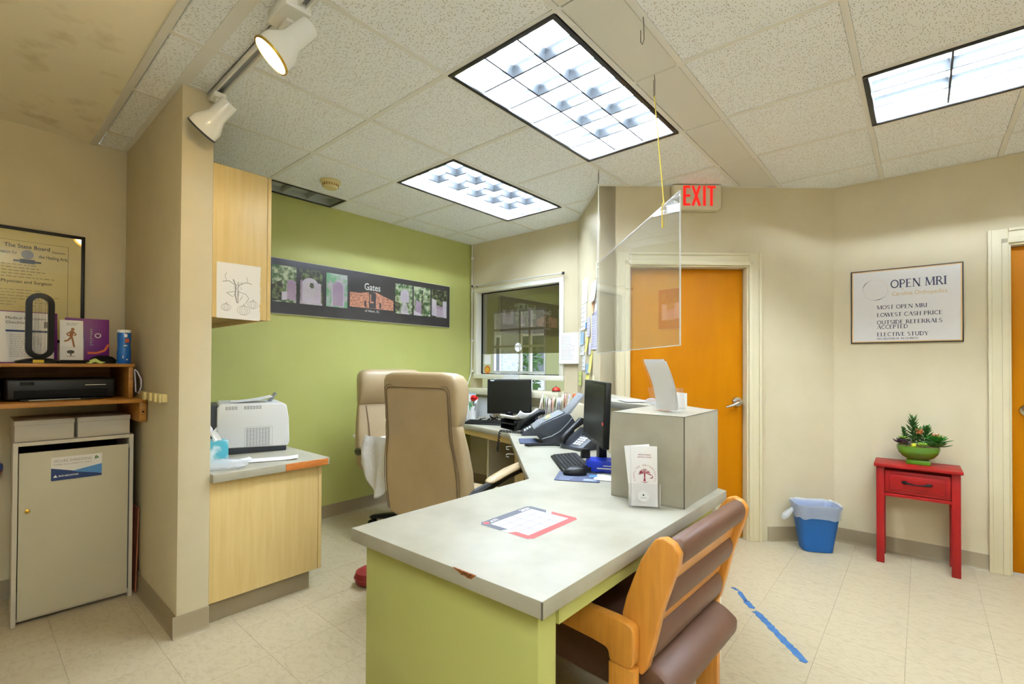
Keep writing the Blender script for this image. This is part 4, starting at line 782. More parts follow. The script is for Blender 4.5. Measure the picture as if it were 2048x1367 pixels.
t = thing('power_strip', 'cream plug strip with three sockets on the partition wall', 'power strip', (-3.10, .676, 1.115)); obj('strip_body', B().box(-.26, -.022, -.02, .265, 0, .02), 'cream_plastic', t, bev=.003)
for x in (-.05, .06, .16, .24): obj('socket', B().box(x-.022, -.034, -.021, x+.022, -.0225, .021), 'cream_plastic', t, bev=.003)
# shredding console
t = thing('shredding_console', 'beige locked shredding cabinet standing under the wooden shelf', 'cabinet', (-3.335, .407, 0), pi/2+radians(-2)); hw, D, H = .232, .42, .895
obj('side_panel', B().box(-hw, 0, 0, -hw+.018, D, H), 'cabinet_edge', t, bev=.002); obj('side_panel', B().box(hw-.018, 0, 0, hw, D, H), 'cabinet_edge', t, bev=.002); obj('top_panel', B().box(-hw+.018, .0, H-.018, hw-.018, D, H), 'cabinet_edge', t, bev=.002); obj('back_panel', B().box(-hw+.019, D-.012, .03, hw-.019, D-.002, H-.02), 'black_matte', t); obj('bottom_rail', B().box(-hw+.018, .018, .018, hw-.018, D-.02, .036), 'cabinet_edge', t)
obj('slot_shelf', B().box(-hw+.019, .05, H-.10, hw-.019, .3, H-.09), 'black_matte', t)
d = obj('console_door', B().box(-hw+.021, .002, .032, hw-.021, .02, .842), 'cabinet_beige', t, bev=.002); obj('lock', B().lathe([(.010, 0), (.010, .004), (.007, .006), (.001, .006)], 20, M=Matrix.Translation((-hw+.052, .002, .557)) @ Matrix.Rotation(pi/2, 4, 'X')), 'brass', d, ang=50)
obj('hinge', B().box(hw-.022, -.002, .05, hw-.017, .003, .82), 'steel_dark', t)
g = obj('label_plate', B().box(-.098, -.001, .690, .098, .0015, .808), 'sign_white', d, smooth=False)
b = B().face([(-.098, -.0014, .690), (.098, -.0014, .690), (.098, -.0014, .702), (-.098, -.0014, .754)]); obj('label_navy_field', b, 'label_navy', t, smooth=False); obj('label_blue_field', B().face([(.0, -.0018, .724), (.098, -.0018, .703), (.098, -.0018, .754), (-.02, -.0018, .731)]), 'label_light', t, smooth=False)
lettering(t, 'ink_grey', [('SECURE SHREDDING', .020, -.088, .781, -.0014, dict(width=.145)), ('PAPER DOCUMENTS ONLY', .011, -.088, .766, -.0014, dict(width=.145))]); lettering(t, 'ink_white', [('IRON MOUNTAIN', .012, -.070, .707, -.0022, dict(width=.075, bold=.01))], 'lettering_white'); obj('mountain_mark', B().face([(-.09, -.0022, .706), (-.074, -.0022, .706), (-.082, -.0022, .719)]), 'ink_white', t, smooth=False)
rc = B()
for k in range(3):
    M = Matrix.Translation((.076, -.0016, .789)) @ Matrix.Rotation(2*pi*k/3, 4, 'Y'); rc.prism([(-.009, -.007), (.001, -.007), (.005, -.0035), (.001, .0), (.001, -.002), (-.006, -.002)], -.0004, 0, axis='y', M=M)
obj('recycling_mark', rc, 'leaf_green', t, smooth=False)
for y, lb in ((.288, 'long grey flat box nearer the left edge, on the shredding console'), (.518, 'long grey flat box nearer the partition, on the shredding console')):
    t = thing('storage_box', lb, 'box', (-3.355, y, .8975), pi/2, 'grey boxes on the shredding console'); obj('box_body', B().box(-.108, 0, 0, .108, .33, .080), 'box_grey', t, bev=.002); obj('box_lid', B().box(-.110, -.002, .0805, .110, .332, .104), 'box_grey', t, bev=.002)
o = obj('cardboard_sheet', B().box(-.2, -.003, 0, .2, .003, .47), 'cardboard', None, (-3.55, .660, .001)); tag(o, 'brown cardboard sheet leaning between the shredding console and the partition', 'cardboard'); o.rotation_euler = (radians(-1.2), 0, 0)
t = thing('dust_brush', 'orange dust brush with a navy handle on the wall at the far left edge', 'brush', (-3.80, .085, .655), pi/2)
obj('brush_handle', B().box(-.09, -.05, .050, .075, -.002, .088), 'label_navy', t, bev=.006); obj('brush_head', B().prism([(-.08, .049), (.072, .049), (.05, .01), (.0, -.03), (-.06, -.02)], -.055, -.002, axis='y'), 'orange', t, bev=.005)
# ================================================================== RECEPTION DESK
t = thing('reception_desk', 'grey laminate reception desk with a green end panel, running to the window wall', 'desk', (0, 0, 0)); ZD = .742
top = [(-1.450, .862), (-.667, .886), (-.653, 2.205), (-1.02, 2.40), (-1.86, 3.03), (-2.44, 3.665), (-2.44, 3.703), (-3.794, 3.703), (-3.794, 3.085), (-3.36, 3.075), (-2.515, 2.885), (-1.437, 1.797)]
obj('worktop', B().prism(top, ZD-.043, ZD), 'laminate', t, bev=.0025)
obj('edge_seam', B().box(-.6685, .8835, ZD-.042, -.6655, .8865, ZD-.001), 'laminate_seam', t, smooth=False)
R = random.Random(3); ch = [(-.963, ZD+.0004), (-.94, ZD-.006), (-.93, ZD-.011), (-.92, ZD-.0095), (-.908, ZD-.013), (-.893, ZD-.012), (-.879, ZD+.0004)]
e0 = Vector((-1.450, .862)); e1 = Vector((-.667, .886)); rzE = math.atan2(e1.y-e0.y, e1.x-e0.x); obj('chipped_edge', B().prism([(x+1.450, z) for x, z in ch], -.0008, .004, axis='y'), 'chipboard', t, (e0.x, e0.y, 0), rzE, smooth=False)
obj('end_panel', B().prism([(-1.405, .892), (-.700, .913), (-.698, .985), (-1.403, .985)], 0, ZD-.044), 'wall_green', t, bev=.003)
obj('side_apron', B().prism([(-.700, .985), (-.690, .985), (-.680, 2.10), (-.705, 2.10)], ZD-.10, ZD-.044), 'wall_green', t)
obj('modesty_panel', B().box(-1.405, .986, .02, -1.385, 1.76, ZD-.044), 'wall_green', t); obj('support_panel', B().prism([(-.715, 2.105), (-.668, 2.105), (-.668, 2.185), (-.715, 2.185)], 0, ZD-.044), 'trim_white', t, bev=.002)
obj('support_panel', B().prism([(-1.405, 1.765), (-.72, 2.12), (-.73, 2.14), (-1.405, 1.79)], 0, ZD-.044), 'maple', t)
obj('front_apron', B().prism([(-3.79, 3.115), (-3.36, 3.105), (-2.52, 2.915), (-2.515, 2.933), (-3.36, 3.125), (-3.79, 3.135)], ZD-.095, ZD-.044), 'maple', t)
obj('leg_panel', B().prism([(-2.50, 2.94), (-2.482, 2.925), (-2.02, 3.10), (-2.04, 3.16)], 0, ZD-.044), 'maple', t); obj('leg_panel', B().box(-3.0, 3.14, 0, -2.98, 3.69, ZD-.044), 'wall_tan', t)
obj('diagonal_apron', B().prism([(-2.475, 2.885), (-1.46, 1.862), (-1.446, 1.876), (-2.461, 2.90)], ZD-.12, ZD-.044), 'maple', t)
# half wall with transaction ledge
t = thing('transaction_ledge', 'grey laminate ledge on a half wall behind the monitor, under the plexiglass', 'ledge', (0, 0, 0))
obj('half_wall', B().prism([(-.99, 2.225), (-.90, 2.315), (-1.80, 3.075), (-1.875, 3.00)], ZD+.002, 1.05), 'wall_tan', t); obj('half_wall_base', B().prism([(-.93, 2.385), (-.90, 2.405), (-1.80, 3.075), (-1.83, 3.05)], 0, ZD-.05), 'wall_tan', t)
obj('ledge_top', B().prism([(-.99, 2.225), (-.71, 2.225), (-1.225, 2.60), (-1.62, 2.93), (-1.815, 3.065), (-1.885, 3.00), (-1.30, 2.36)], 1.052, 1.090), 'laminate', t, bev=.0025)
sheet('white papers lying on the ledge behind the display pedestal', (-1.22, 2.43, 1.0905), radians(-45), .20, .12, z2=.004)
o = obj('clear_wrapper', B().ball((0, 0, .016), (.035, .022, .016), 12, 8), 'bag_white', None, (-1.03, 2.275, 1.0905)); tag(o, 'crumpled clear wrapper on the ledge at the back corner of the pedestal', 'wrapper')
for v in o.data.vertices: v.co += Vector((R.uniform(-1, 1), R.uniform(-1, 1), R.uniform(-.2, 1)))*.005
t = thing('display_pedestal', 'square grey laminate pedestal block standing on the desk corner', 'pedestal', (-.845, 2.008, ZD+.0005), radians(.8)); b = B().box(-.155, -.205, 0, .155, .205, .351)
obj('pedestal_block', b, 'laminate', t, bev=.0015); obj('edge_seam', B().box(.1525, -.2062, .001, .1562, -.2025, .350).box(-.1545, -.2058, .3495, .155, -.2045, .3514).box(.1545, -.205, .3495, .1558, .205, .3514), 'laminate_seam', t, smooth=False)
# acrylic leaflet holder on the pedestal (seen from behind)
t = thing('leaflet_holder', 'clear acrylic holder of leaning white leaflets on top of the pedestal', 'leaflet holder', (-.832, 1.985, 1.0945), radians(-10))
M = Matrix.Shear('XZ', 4, (0, 0)); lean = lambda z: -.01-.35*max(0, z-.02)-.6*max(0, z-.02)**2
obj('acrylic_back', B().grid(lambda u, v: (-.056+.112*u, lean(.215*v)+.012*sin(pi*v)-.004, .215*v), 4, 12), 'clear_acrylic', t)
obj('acrylic_pocket', B().grid(lambda u, v: (-.056+.112*u, .055-.02*v, .10*v), 2, 4).face([(-.056, -.02, .001), (.056, -.02, .001), (.056, .055, .001), (-.056, .055, .001)]).face([(-.056, -.02, 0), (-.056, .055, 0), (-.056, .035, .10), (-.056, -.06, .10)]).face([(.056, -.02, 0), (.056, .055, 0), (.056, .035, .10), (.056, -.06, .10)]), 'clear_acrylic', t, smooth=False)
for k, (dx, dz) in enumerate(((0, 0), (.004, .004), (-.008, .012))):
    obj('leaflet', B().grid(lambda u, v: (-.050+dx+.100*u, lean(.205*v+dz)+.012*sin(pi*v)+.004+k*.006, .004+(.205)*v+dz), 3, 12), 'white_paper', t)
t = thing('card_block', 'curled white card stack behind the leaflet holder on the pedestal', 'cards', (-.835, 2.13, 1.0945), radians(70)); obj('card', B().grid(lambda u, v: (-.052+.104*u, .018*sin(pi*u), .0+.080*v-.012*u*v), 10, 3), 'white_paper', t); obj('card', B().grid(lambda u, v: (-.05+.104*u, .012+.018*sin(pi*u), .0+.074*v-.008*u*v), 10, 3), 'white_paper', t); obj('red_card', B().box(-.06, .016, .001, -.02, .020, .082), 'red', t)
# leaflets against the pedestal front
t = thing('appointment_leaflets', 'white clinic leaflets with a red tree emblem in a clear holder against the pedestal', 'leaflets', (-.817, 1.735, ZD+.0008), radians(30))
tl = Matrix.Rotation(radians(-7), 4, 'X')
lf = obj('leaflet', B().box(-.048, -.012, .004, .050, -.002, .232, M=tl), 'white_paper', t, bev=.0006); l2 = obj('leaflet', B().box(-.05, -.001, .004, .046, .008, .236, M=tl @ Matrix.Rotation(radians(-6), 4, 'Y')), 'white_paper', t, bev=.0006)
Y = -.0124; em = B(); R = random.Random(6)
for k in range(16): a = pi*(k+.5)/16; em.prism([(.002+q*cos(a+s), .128+q*.8*sin(a+s)-.008*(q > .02)*abs(cos(a))) for q, s in ((.004, -.1), (.017+R.uniform(0, .009), -.06), (.022+R.uniform(0, .006), .05), (.004, .1))], Y-.0004, Y, axis='y', M=tl)
em.prism([(-.001, .130), (.005, .130), (.004, .112), (.006, .098), (-.003, .098), (.0, .112)], Y-.0004, Y, axis='y', M=tl).prism([(-.016, .097), (.0, .094), (.02, .097), (.002, .0915)], Y-.0004, Y, axis='y', M=tl)
em.prism([(.026+.007*cos(a), .116+.007*sin(a)) for a in [radians(-120+k*20) for k in range(13)]]+[(.024+.0062*cos(a), .118+.0062*sin(a)) for a in [radians(120-k*20) for k in range(13)]], Y-.0004, Y, axis='y', M=tl)
obj('tree_emblem', em, 'ink_red', t, smooth=False)
ar = B(); word = 'CAROLINA ORTHOPEDICS'
for k, c in enumerate(word):
    a = radians(205-230*k/(len(word)-1)); put_text(ar, c, .0085, 0, 0, 0, 'c', M=tl @ Matrix.Translation((.002+.038*cos(a), Y-.0002, .118+.038*sin(a))) @ Matrix.Rotation(-(a-pi/2), 4, 'Y')) if c != ' ' else None
obj('arched_lettering', ar, 'ink_red', t, smooth=False)
b = B(); put_text(b, 'APPOINTMENT', .0075, .002, .196, Y-.0002, 'c', M=tl); put_text(b, 'INSTRUCTIONS', .0075, .002, .187, Y-.0002, 'c', M=tl); obj('heading_lettering', b, 'ink_red', t, smooth=False)
obj('round_seal', B().cyl((-.004, -.0182, .045), (-.004, -.0176, .045), .021, 24), 'white_plastic', t, smooth=False); b = B().ball((-.004, -.0184, .05), (.003, .0004, .0035), 8, 5); put_text(b, 'CAROLINA', .0045, -.004, .038, -.0184, 'c'); obj('seal_mark', b, 'ink_black', t, smooth=False)
obj('clear_pocket', B().face([(-.058, -.0155, .002), (.058, -.0155, .002), (.058, -.0115, .092), (-.058, -.0115, .092)]).face([(-.058, -.0155, .002), (-.058, -.0115, .092), (-.058, .014, .092), (-.058, .010, .002)]).face([(.058, -.0155, .002), (.058, -.0115, .092), (.058, .014, .092), (.058, .010, .002)]).box(-.059, -.017, 0, .059, .012, .003), 'clear_acrylic', t, smooth=False)
obj('pocket_edge', B().tube([(-.058, -.013, .003), (-.058, -.0115, .092)], .0012, 6).tube([(.058, -.013, .003), (.058, -.0115, .092)], .0012, 6), 'plexi_edge', t)
# calendar mat on the desk: reads from the left end
t = thing('calendar_mat', 'printed year calendar mat with grey and red borders on the desk top', 'calendar', (-1.045, 1.311, ZD+.0003), pi/2); hw, hh = .138, .115
obj('mat_sheet', B().prism(rrect(-hw, -hh, hw, hh, .012), 0, .0006), 'cal_white', t, smooth=False)
gb = B().prism([(-hw+.012, hh), (-hw, hh-.012), (-hw, .012), (-hw+.024, .0), (-hw+.024, hh-.034), (hw-.024, hh-.034), (hw-.024, .012), (hw, .03), (hw, hh-.012), (hw-.012, hh)], .0007, .0010); obj('grey_border', gb, 'cal_grey', t, smooth=False)
gb = B().prism([(-hw, -.02), (-hw, -hh+.012), (-hw+.012, -hh), (hw-.012, -hh), (hw, -hh+.012), (hw, .005), (hw-.024, -.01), (hw-.024, -hh+.028), (-hw+.024, -hh+.028), (-hw+.024, -.035)], .0007, .0010); obj('red_border', gb, 'cal_red', t, smooth=False)
lb = B(); x0, x1, z0, z1 = -hw+.025, hw-.025, -hh+.029, hh-.035
for k in range(1, 4): x = x0+(x1-x0)*k/4; lb.box(x-.0013, z0, .0007, x+.0013, z1, .0009); z = z0+(z1-z0)*k/4; lb.box(x0, z-.0013, .0007, x1, z+.0013, .0009)
obj('month_lines', lb, 'cal_line', t, smooth=False)
b = B(); MR = Matrix.Rotation(-pi/2, 4, 'X')
put_text(b, '2020', .026, hw-.024, hh-.029, -.0012, 'r', M=MR, bold=.02); put_text(b, 'ATI', .024, -hw+.036, hh-.028, -.0012, 'l', M=MR, bold=.02, shear=.25); obj('calendar_title', b, 'ink_white', t, smooth=False); obj('red_logo', B().cyl((-hw+.021, hh-.018, .0010), (-hw+.021, hh-.018, .0013), .011, 16), 'cal_red', t, smooth=False)
db = B()
for i in range(4):
    for j in range(4):
        for r_ in range(4): db.box(x0+(x1-x0)*(i+.14)/4, z0+(z1-z0)*(j+.16+r_*.19)/4, .0007, x0+(x1-x0)*(i+.86)/4, z0+(z1-z0)*(j+.16+r_*.19)/4+.0012, .0008)
obj('date_rows', db, 'ink_lightgrey', t, smooth=False, kind='stuff')
# ================================================================== THINGS ON THE DESK
def keyboard(name, label, loc, rz, L, D):
    t = thing(name, label, 'keyboard', loc, rz); obj('keyboard_body', B().prism([(-D/2, 0), (D/2, 0), (D/2, .026), (D/2-.02, .026), (-D/2+.006, .013), (-D/2, .008)], -L/2, L/2, axis='x'), 'black_plastic', t, bev=.002)
    kb = B(); u = (L-.02)/19
    for r_ in range(6):
        y = -D/2+.016+r_*(D-.03)/6; z = .0135+.013*(y+D/2)/(D)
        x = -L/2+.01
        while x < L/2-.012:
            w = u*(5 if (r_ == 0 and abs(x+L*.14) < u*.6) else 1); kb.box(x+.001, y, z, x+w-.001, y+(D-.03)/6-.002, z+.006); x += w
    obj('keys', kb, 'key_black', t, smooth=False, kind='stuff'); return t
def monitor(label, loc, rz, w, h, zb, tilt, base_r):
    t = thing('monitor', label, 'monitor', loc, rz); M = Matrix.Translation((0, 0, zb)) @ Matrix.Rotation(radians(tilt), 4, 'X')
    obj('monitor_case', B().box(-w/2, 0, 0, w/2, .03, h, M=M).box(-w*.3, .028, h*.15, w*.3, .055, h*.8, M=M), 'black_plastic', t, bev=.004); obj('screen', B().box(-w/2+.014, -.0012, .024, w/2-.014, .002, h-.014, M=M), 'screen_off', t, smooth=False)
    obj('maker_badge', B().box(-.010, -.002, .008, .010, .0005, .014, M=M), 'grey_plastic', t, smooth=False)
    obj('stand', B().prism([(.03, .01), (.075, .01), (.065, zb+h*.4), (.035, zb+h*.4)], -.035, .035, axis='x').loft([sring(0, .05, base_r, base_r*.75, 0, 2.6), sring(0, .05, base_r, base_r*.75, .008, 2.6), sring(0, .05, base_r*.6, base_r*.45, .018, 2.4)]), 'black_plastic', t, bev=.003); return t, M
ZT = ZD+.0005
t, M = monitor('smaller black flat monitor under the reception window', (-2.925, 3.36, ZT), radians(40), .415, .322, .090, -6, .12)
obj('sticker', B().box(-.18, -.0022, .304, -.145, .0, .314, M=M), 'pad_light', t, smooth=False)
t, M = monitor('larger black monitor seen edge on beside the pedestal', (-1.345, 2.222, ZT), radians(-46.6), .505, .325, .137, -2, .115); obj('pink_dot_sticker', B().cyl((.243, -.003, .26), (.243, .0, .26), .009, 14), 'cal_red', t, smooth=False); sc = obj('webcam', B().box(.06, -.075, .066, .10, -.03, .115), 'black_plastic', t, bev=.004); obj('webcam_face', B().box(.056, -.073, .068, .0605, -.032, .113), 'white_plastic', sc, bev=.001)
keyboard('keyboard', 'black keyboard in front of the larger monitor', (-1.475, 2.205, ZT), radians(-45.5), .40, .155); keyboard('keyboard', 'black keyboard in front of the smaller monitor', (-3.03, 3.185, ZT), radians(22), .43, .15)
t = thing('mouse_mat', 'slate blue printed mouse mat under the black mouse', 'mouse mat', (-1.277, 1.985, ZT), radians(27)); obj('mat', B().prism(rrect(-.107, -.10, .107, .10, .012), 0, .003), 'pad_navy', t, smooth=False)
b = B(); 
for k in range(5): b.box(-.085, -.08+k*.03, .0031, -.085+.05+.01*(k % 3), -.08+k*.03+.004, .0034)
b.box(.03, -.08, .0031, .09, -.068, .0034).box(.03, -.06, .0031, .075, -.048, .0034); obj('mat_print', b, 'pad_light', t, smooth=False); b = B().cyl((.07, .02, .0031), (.07, .02, .0035), .022, 18); obj('mat_logo', b, 'label_light', t, smooth=False)
t = thing('computer_mouse', 'black computer mouse on the slate blue mat', 'mouse', (-1.312, 2.005, ZT+.0035), radians(38)); obj('mouse_shell', B().loft([sring(0, 0, .058, .032, 0, 2.6), sring(0, 0, .061, .035, .010, 2.6), sring(.004, 0, .055, .031, .024, 2.4), sring(.008, 0, .038, .022, .035, 2.2), sring(.01, 0, .012, .008, .039, 2)]), 'black_plastic', t); obj('mouse_cord', B().tube([(.058, 0, .01), (.10, .02, .004), (.15, .05, .003), (.17, .09, .003)], .0022, 6), 'black_matte', t); obj('scroll_wheel', B().cyl((-.03, -.004, .028), (-.03, .004, .028), .006, 12), 'charcoal', t)
o = obj('wipes_pack', B().loft([sring(0, 0, .115*a, .062*c, z, 5, 32) for z, a, c in ((0, .96, .93), (.006, 1, 1), (.05, 1, 1), (.058, .97, .95))]), 'blue_pack', None, (-1.235, 2.20, ZT), radians(24)); tag(o, 'glossy blue plastic pack on the desk under the larger monitor', 'pack')
b = B(); b.box(-.05, -.0632, .02, .05, -.0625, .026).box(-.02, -.0632, .035, .06, -.0625, .039); obj('pack_print', b, 'ink_white', o, smooth=False)
sheet('white paper slip beside the blue pack and the pedestal', (-1.13, 2.06, ZT), radians(20), .17, .12, z2=.002)
def phone(label, loc, rz, handset_side=-1):
    t = thing('desk_phone', label, 'telephone', loc, rz); obj('phone_base', B().prism([(-.10, 0), (.10, 0), (.10, .115), (.085, .125), (-.095, .022), (-.10, .012)], -.10, .10, axis='x'), 'charcoal', t, bev=.004)
    sl = lambda y: .022+(y+.095)*.063/.18+.001
    kb = B(); M = Matrix.Translation((0, -.095, .0225)) @ Matrix.Rotation(math.atan2(.103, .18), 4, 'X')
    for i in range(3):
        for j in range(4): kb.box(.0+i*.024, .02+j*.022, .0, .017+i*.024, .035+j*.022, .005, M=M)
    obj('number_keys', kb, 'white_plastic', t, smooth=False, kind='stuff'); obj('display', B().box(-.01, .125, 0, .09, .17, .003, M=M), 'screen_off', t, smooth=False)
    pts = [(-.068, -.115, .035), (-.068, -.10, .065), (-.068, -.02, .125), (-.068, .06, .168), (-.068, .10, .165)]
    obj('handset', B().tube(pts, .02, 12, [.020, .026, .017, .026, .018]), 'black_plastic', t); return t
phone('grey desk phone with white number keys beside the larger monitor', (-1.70, 2.68, ZT), radians(-13)); t = phone('black desk phone standing between the paper trays and the check scanner', (-2.33, 2.97, ZT), radians(-46))
pts = []
for i in range(140):
    q = i/139; c = Vector((-2.31, 2.86, ZT+.02)).lerp(Vector((-2.555, 2.82, ZT+.02)), min(1, q*1.5)) if q < .667 else Vector((-2.555, 2.82, ZT+.02)).lerp(Vector((-2.56, 2.80, ZT-.14)), (q-.667)*3); a = i*1.15; pts.append(c+(Vector((.0, cos(a), sin(a))) if q < .667 else Vector((cos(a), sin(a), 0)))*.009)
o = obj('coiled_cord', B().tube(pts, .0035, 5), 'black_matte', None); tag(o, 'black coiled phone cord hanging over the desk edge', 'cord')
o = obj('cord_loop', B().tube([(-1.83, 2.62, ZT+.012), (-1.86, 2.60, ZT+.014), (-1.95, 2.52, ZT+.012), (-1.985, 2.475, ZT+.010), (-2.02, 2.485, ZT+.010), (-2.00, 2.53, ZT+.012), (-1.90, 2.63, ZT+.012)], .007, 8), 'black_matte', None); tag(o, 'flat loop of black cord in front of the check scanner', 'cord')
# check scanner
t = thing('document_scanner', 'charcoal desktop document scanner with a raised grey paper feed', 'scanner', (-2.03, 2.77, ZT), radians(-46))
obj('scanner_body', B().prism([(-.05, 0), (.10, 0), (.155, .05), (.165, .15), (.135, .20), (.10, .213), (-.075, .135), (-.125, .10), (-.115, .07)], -.125, .125, axis='x'), 'charcoal', t, bev=.008, seg=3)
obj('light_top', B().prism([(.088, .211), (-.078, .138), (-.122, .102), (-.119, .098), (-.074, .1415), (.085, .2165)], -.112, .112, axis='x'), 'grey_plastic', t, bev=.002); M = Matrix.Translation((0, .08, .205)) @ Matrix.Rotation(radians(25), 4, 'X')
b = B(); cv = [(-.068, .035), (-.045, .042), (.0, .055), (.06, .09), (.11, .14), (.15, .19)]
b.tube([(.1262, y, z) for y, z in cv], .0035, 6); obj('white_trim_line', b, 'grey_plastic', t)
obj('paper_feed', B().prism([(.105, .205), (.125, .195), (.235, .335), (.225, .345)], -.10, .10, axis='x'), 'grey_plastic', t, bev=.003); obj('feed_slot', B().box(-.01, -.008, .13, .03, .012, .15, M=Matrix.Translation((0, .12, .20)) @ Matrix.Rotation(radians(-38), 4, 'X')), 'black_matte', t, smooth=False)
obj('button_panel', B().box(-.02, -.06, .0, .04, -.02, .004, M=M @ Matrix.Translation((0, -.02, .001))), 'black_matte', t, bev=.001)
for k, (x, y, rr) in enumerate(((.04, -.11, .3), (-.03, -.09, -.5))): o = obj('sticky_note', B().grid(lambda u, v: (-.026+.052*u, -.02+.04*v, .008*sin(pi*u)*.5+.004*v), 5, 3), 'sticky_green', None); o.matrix_world = Matrix.Translation((-2.03, 2.77, ZT)) @ Matrix.Rotation(radians(-46), 4, 'Z') @ Matrix.Translation((x, y+.09, .1715+.010*(k))) @ Matrix.Rotation(radians(25), 4, 'X') @ Matrix.Rotation(rr, 4, 'Z'); tag(o, ('yellow green sticky note on the scanner nearer its trim line', 'yellow green sticky note on the scanner nearer the black phone')[k], 'note')
o = obj('scanner_tray', B().prism(rrect(-.10, -.065, .10, .065, .012), 0, .008), 'pad_navy', None, (-2.13, 2.655, ZT), radians(-48), bev=.002); tag(o, 'grey blue plastic slip tray in front of the scanner', 'tray')
# letter trays with papers
t = thing('letter_tray', 'stacked black letter trays with curved white papers beside the black phone', 'letter tray', (-2.62, 3.17, ZT), radians(-20))
for k in range(2):
    z = k*.045; obj('tray', B().box(-.12, -.14, z, .12, .14, z+.004).box(-.12, -.14, z, -.116, .14, z+.036).box(.116, -.14, z, .12, .14, z+.036).box(-.12, .136, z, .12, .14, z+.036), 'black_plastic', t, bev=.001)
o = sheet('stack of curved white papers on top of the black letter trays', (-2.63, 3.17, ZT+.090), radians(-15), .30, .22, curl=.10, name='paper_stack'); o.modifiers[0].thickness = .014
# file sorter
t = thing('file_sorter', 'grey desktop sorter packed with upright files near the wall corner', 'file sorter', (-2.38, 3.30, ZT), radians(38))
obj('sorter_base', B().box(-.15, -.10, 0, .15, .10, .012), 'charcoal', t, bev=.002)
for k in range(2): obj('sorter_end', B().box(-.15+k*.292, -.10, .012, -.142+k*.292, .10, .13), 'charcoal', t, bev=.002)
R = random.Random(8)
for k in range(22):
    m = ('white_paper', 'folder_cream', 'paper_pink', 'white_paper', 'folder_green', 'paper_lilac', 'white_paper', 'folder_cream')[k % 8]; x = -.132+k*.0124; h = R.uniform(.225, .285); a = R.uniform(-.02, .06)
    o = obj('file_folder', B().grid(lambda u, v: (.016*v*v*sin(2.2*u+.3)+a*v*.4, -.09+.16*u, h*v+.01*u*v), 6, 6), m, t); s = o.modifiers.new('t', 'SOLIDIFY'); s.thickness = .003; o.location = (x, 0, .0125)
o = obj('address_box', B().prism([(-.06, 0), (.06, 0), (.06, .10), (.03, .15), (-.06, .09)], -.055, .055, axis='x'), 'charcoal', None, (-2.60, 3.34, ZT), radians(-30), bev=.005); tag(o, 'small dark grey card file box left of the packed file sorter', 'box')
obj('card_edges', B().prism([(-.052, .095), (.026, .150), (.024, .156), (-.055, .10)], -.045, .045, axis='x'), 'white_paper', o)
def pen_cup(label, loc, cols, m='clear_acrylic', h=.10, r=.035):
    t = thing('pen_cup', label, 'pen cup', loc); obj('cup', B().lathe([(r*.9, 0), (r, .002), (r, h), (r-.003, h), (r-.003, .006), (.001, .005)], 20), m, t, ang=50); R = random.Random(len(label))
    for k, c in enumerate(cols): a = k*2.1; obj('pen', B().cyl((r*.4*cos(a), r*.4*sin(a), .008), (r*.85*cos(a+.3), r*.85*sin(a+.3), h*1.25+R.uniform(0, .05)), .0045, 8), c, t)
    return t
pen_cup('clear cup of red and blue pens left of the smaller monitor', (-3.44, 3.26, ZT), ['red', 'label_light', 'red', 'ink_grey', 'label_navy', 'cal_red']); pen_cup('white square cup of pens beside the red flower', (-3.385, 3.33, ZT), ['ink_grey', 'red', 'rose_green'], 'white_plastic', .095, .04)
t = thing('artificial_rose', 'red artificial rose with a green leaf in the white cup', 'flower', (-3.385, 3.33, ZT+.02)); obj('stem', B().cyl((0, 0, 0), (.02, .0, .17), .003, 8), 'rose_green', t)
b = B()
for k in range(12): a = k*2.4; petal(b, (.02, 0, .165), (cos(a), sin(a), 2.5-.17*k), .062, .055, .004, .25)
b.ball((.02, 0, .195), .030, 12, 8); obj('blossom', b, 'rose_red', t); b = B(); petal(b, (.008, .0, .10), (-.8, -.5, 1.0), .075, .05, .003); obj('leaf', b, 'rose_green', t)
t = thing('paper_rack', 'white upright paper rack behind the tan chair headrest on the window counter', 'paper rack', (-3.52, 3.33, ZT), radians(35)); obj('rack_box', B().prism([(-.09, 0), (.09, 0), (.09, .20), (-.09, .13)], -.14, .14, axis='x'), 'white_plastic', t, bev=.003)
for k in range(5): obj('rack_sheet', B().box(-.12, -.06+k*.03, .10, .12, -.058+k*.03, .235+.012*(k % 3)), 'white_paper' if k != 2 else 'paper_blue', t, smooth=False)
o = obj('tissue_pack', B().loft([sring(0, 0, .10*a, .055, z, 4, 24) for z, a in ((0, 1), (.19, 1.02), (.205, .9))]), 'paper_blue', None, (-3.68, 3.50, ZT), radians(10)); tag(o, 'blue and white tissue pack behind the white paper rack', 'tissue pack')
o = obj('white_carton', B().box(-.10, -.03, 0, .10, .03, .20), 'white_paper', None, (-3.53, 3.655, ZT), radians(0), bev=.002); tag(o, 'plain white carton standing against the wall left of the smaller monitor', 'carton')
t = thing('monitor_cables', 'tangle of black cables behind the keyboard of the smaller monitor', 'cables', (0, 0, 0)); R = random.Random(12)
for k in range(5):
    p = Vector((-3.2+R.uniform(-.1, .1), 3.34+R.uniform(-.06, .06), ZT+.006)); pts = [p]
    for q in range(9): p = p+Vector((R.uniform(-.02, .07), R.uniform(-.045, .045), 0)); pts.append(Vector((p.x, p.y, ZT+.006+abs(R.gauss(0, .02)))))
    obj('cable', B().tube(pts, .004, 6), 'black_matte', t)
o = obj('red_pad', B().box(-.07, -.045, 0, .07, .045, .012), 'paper_pink', None, (-2.80, 3.24, ZT), radians(30), bev=.002); tag(o, 'pink note pad at the foot of the smaller monitor', 'note pad')
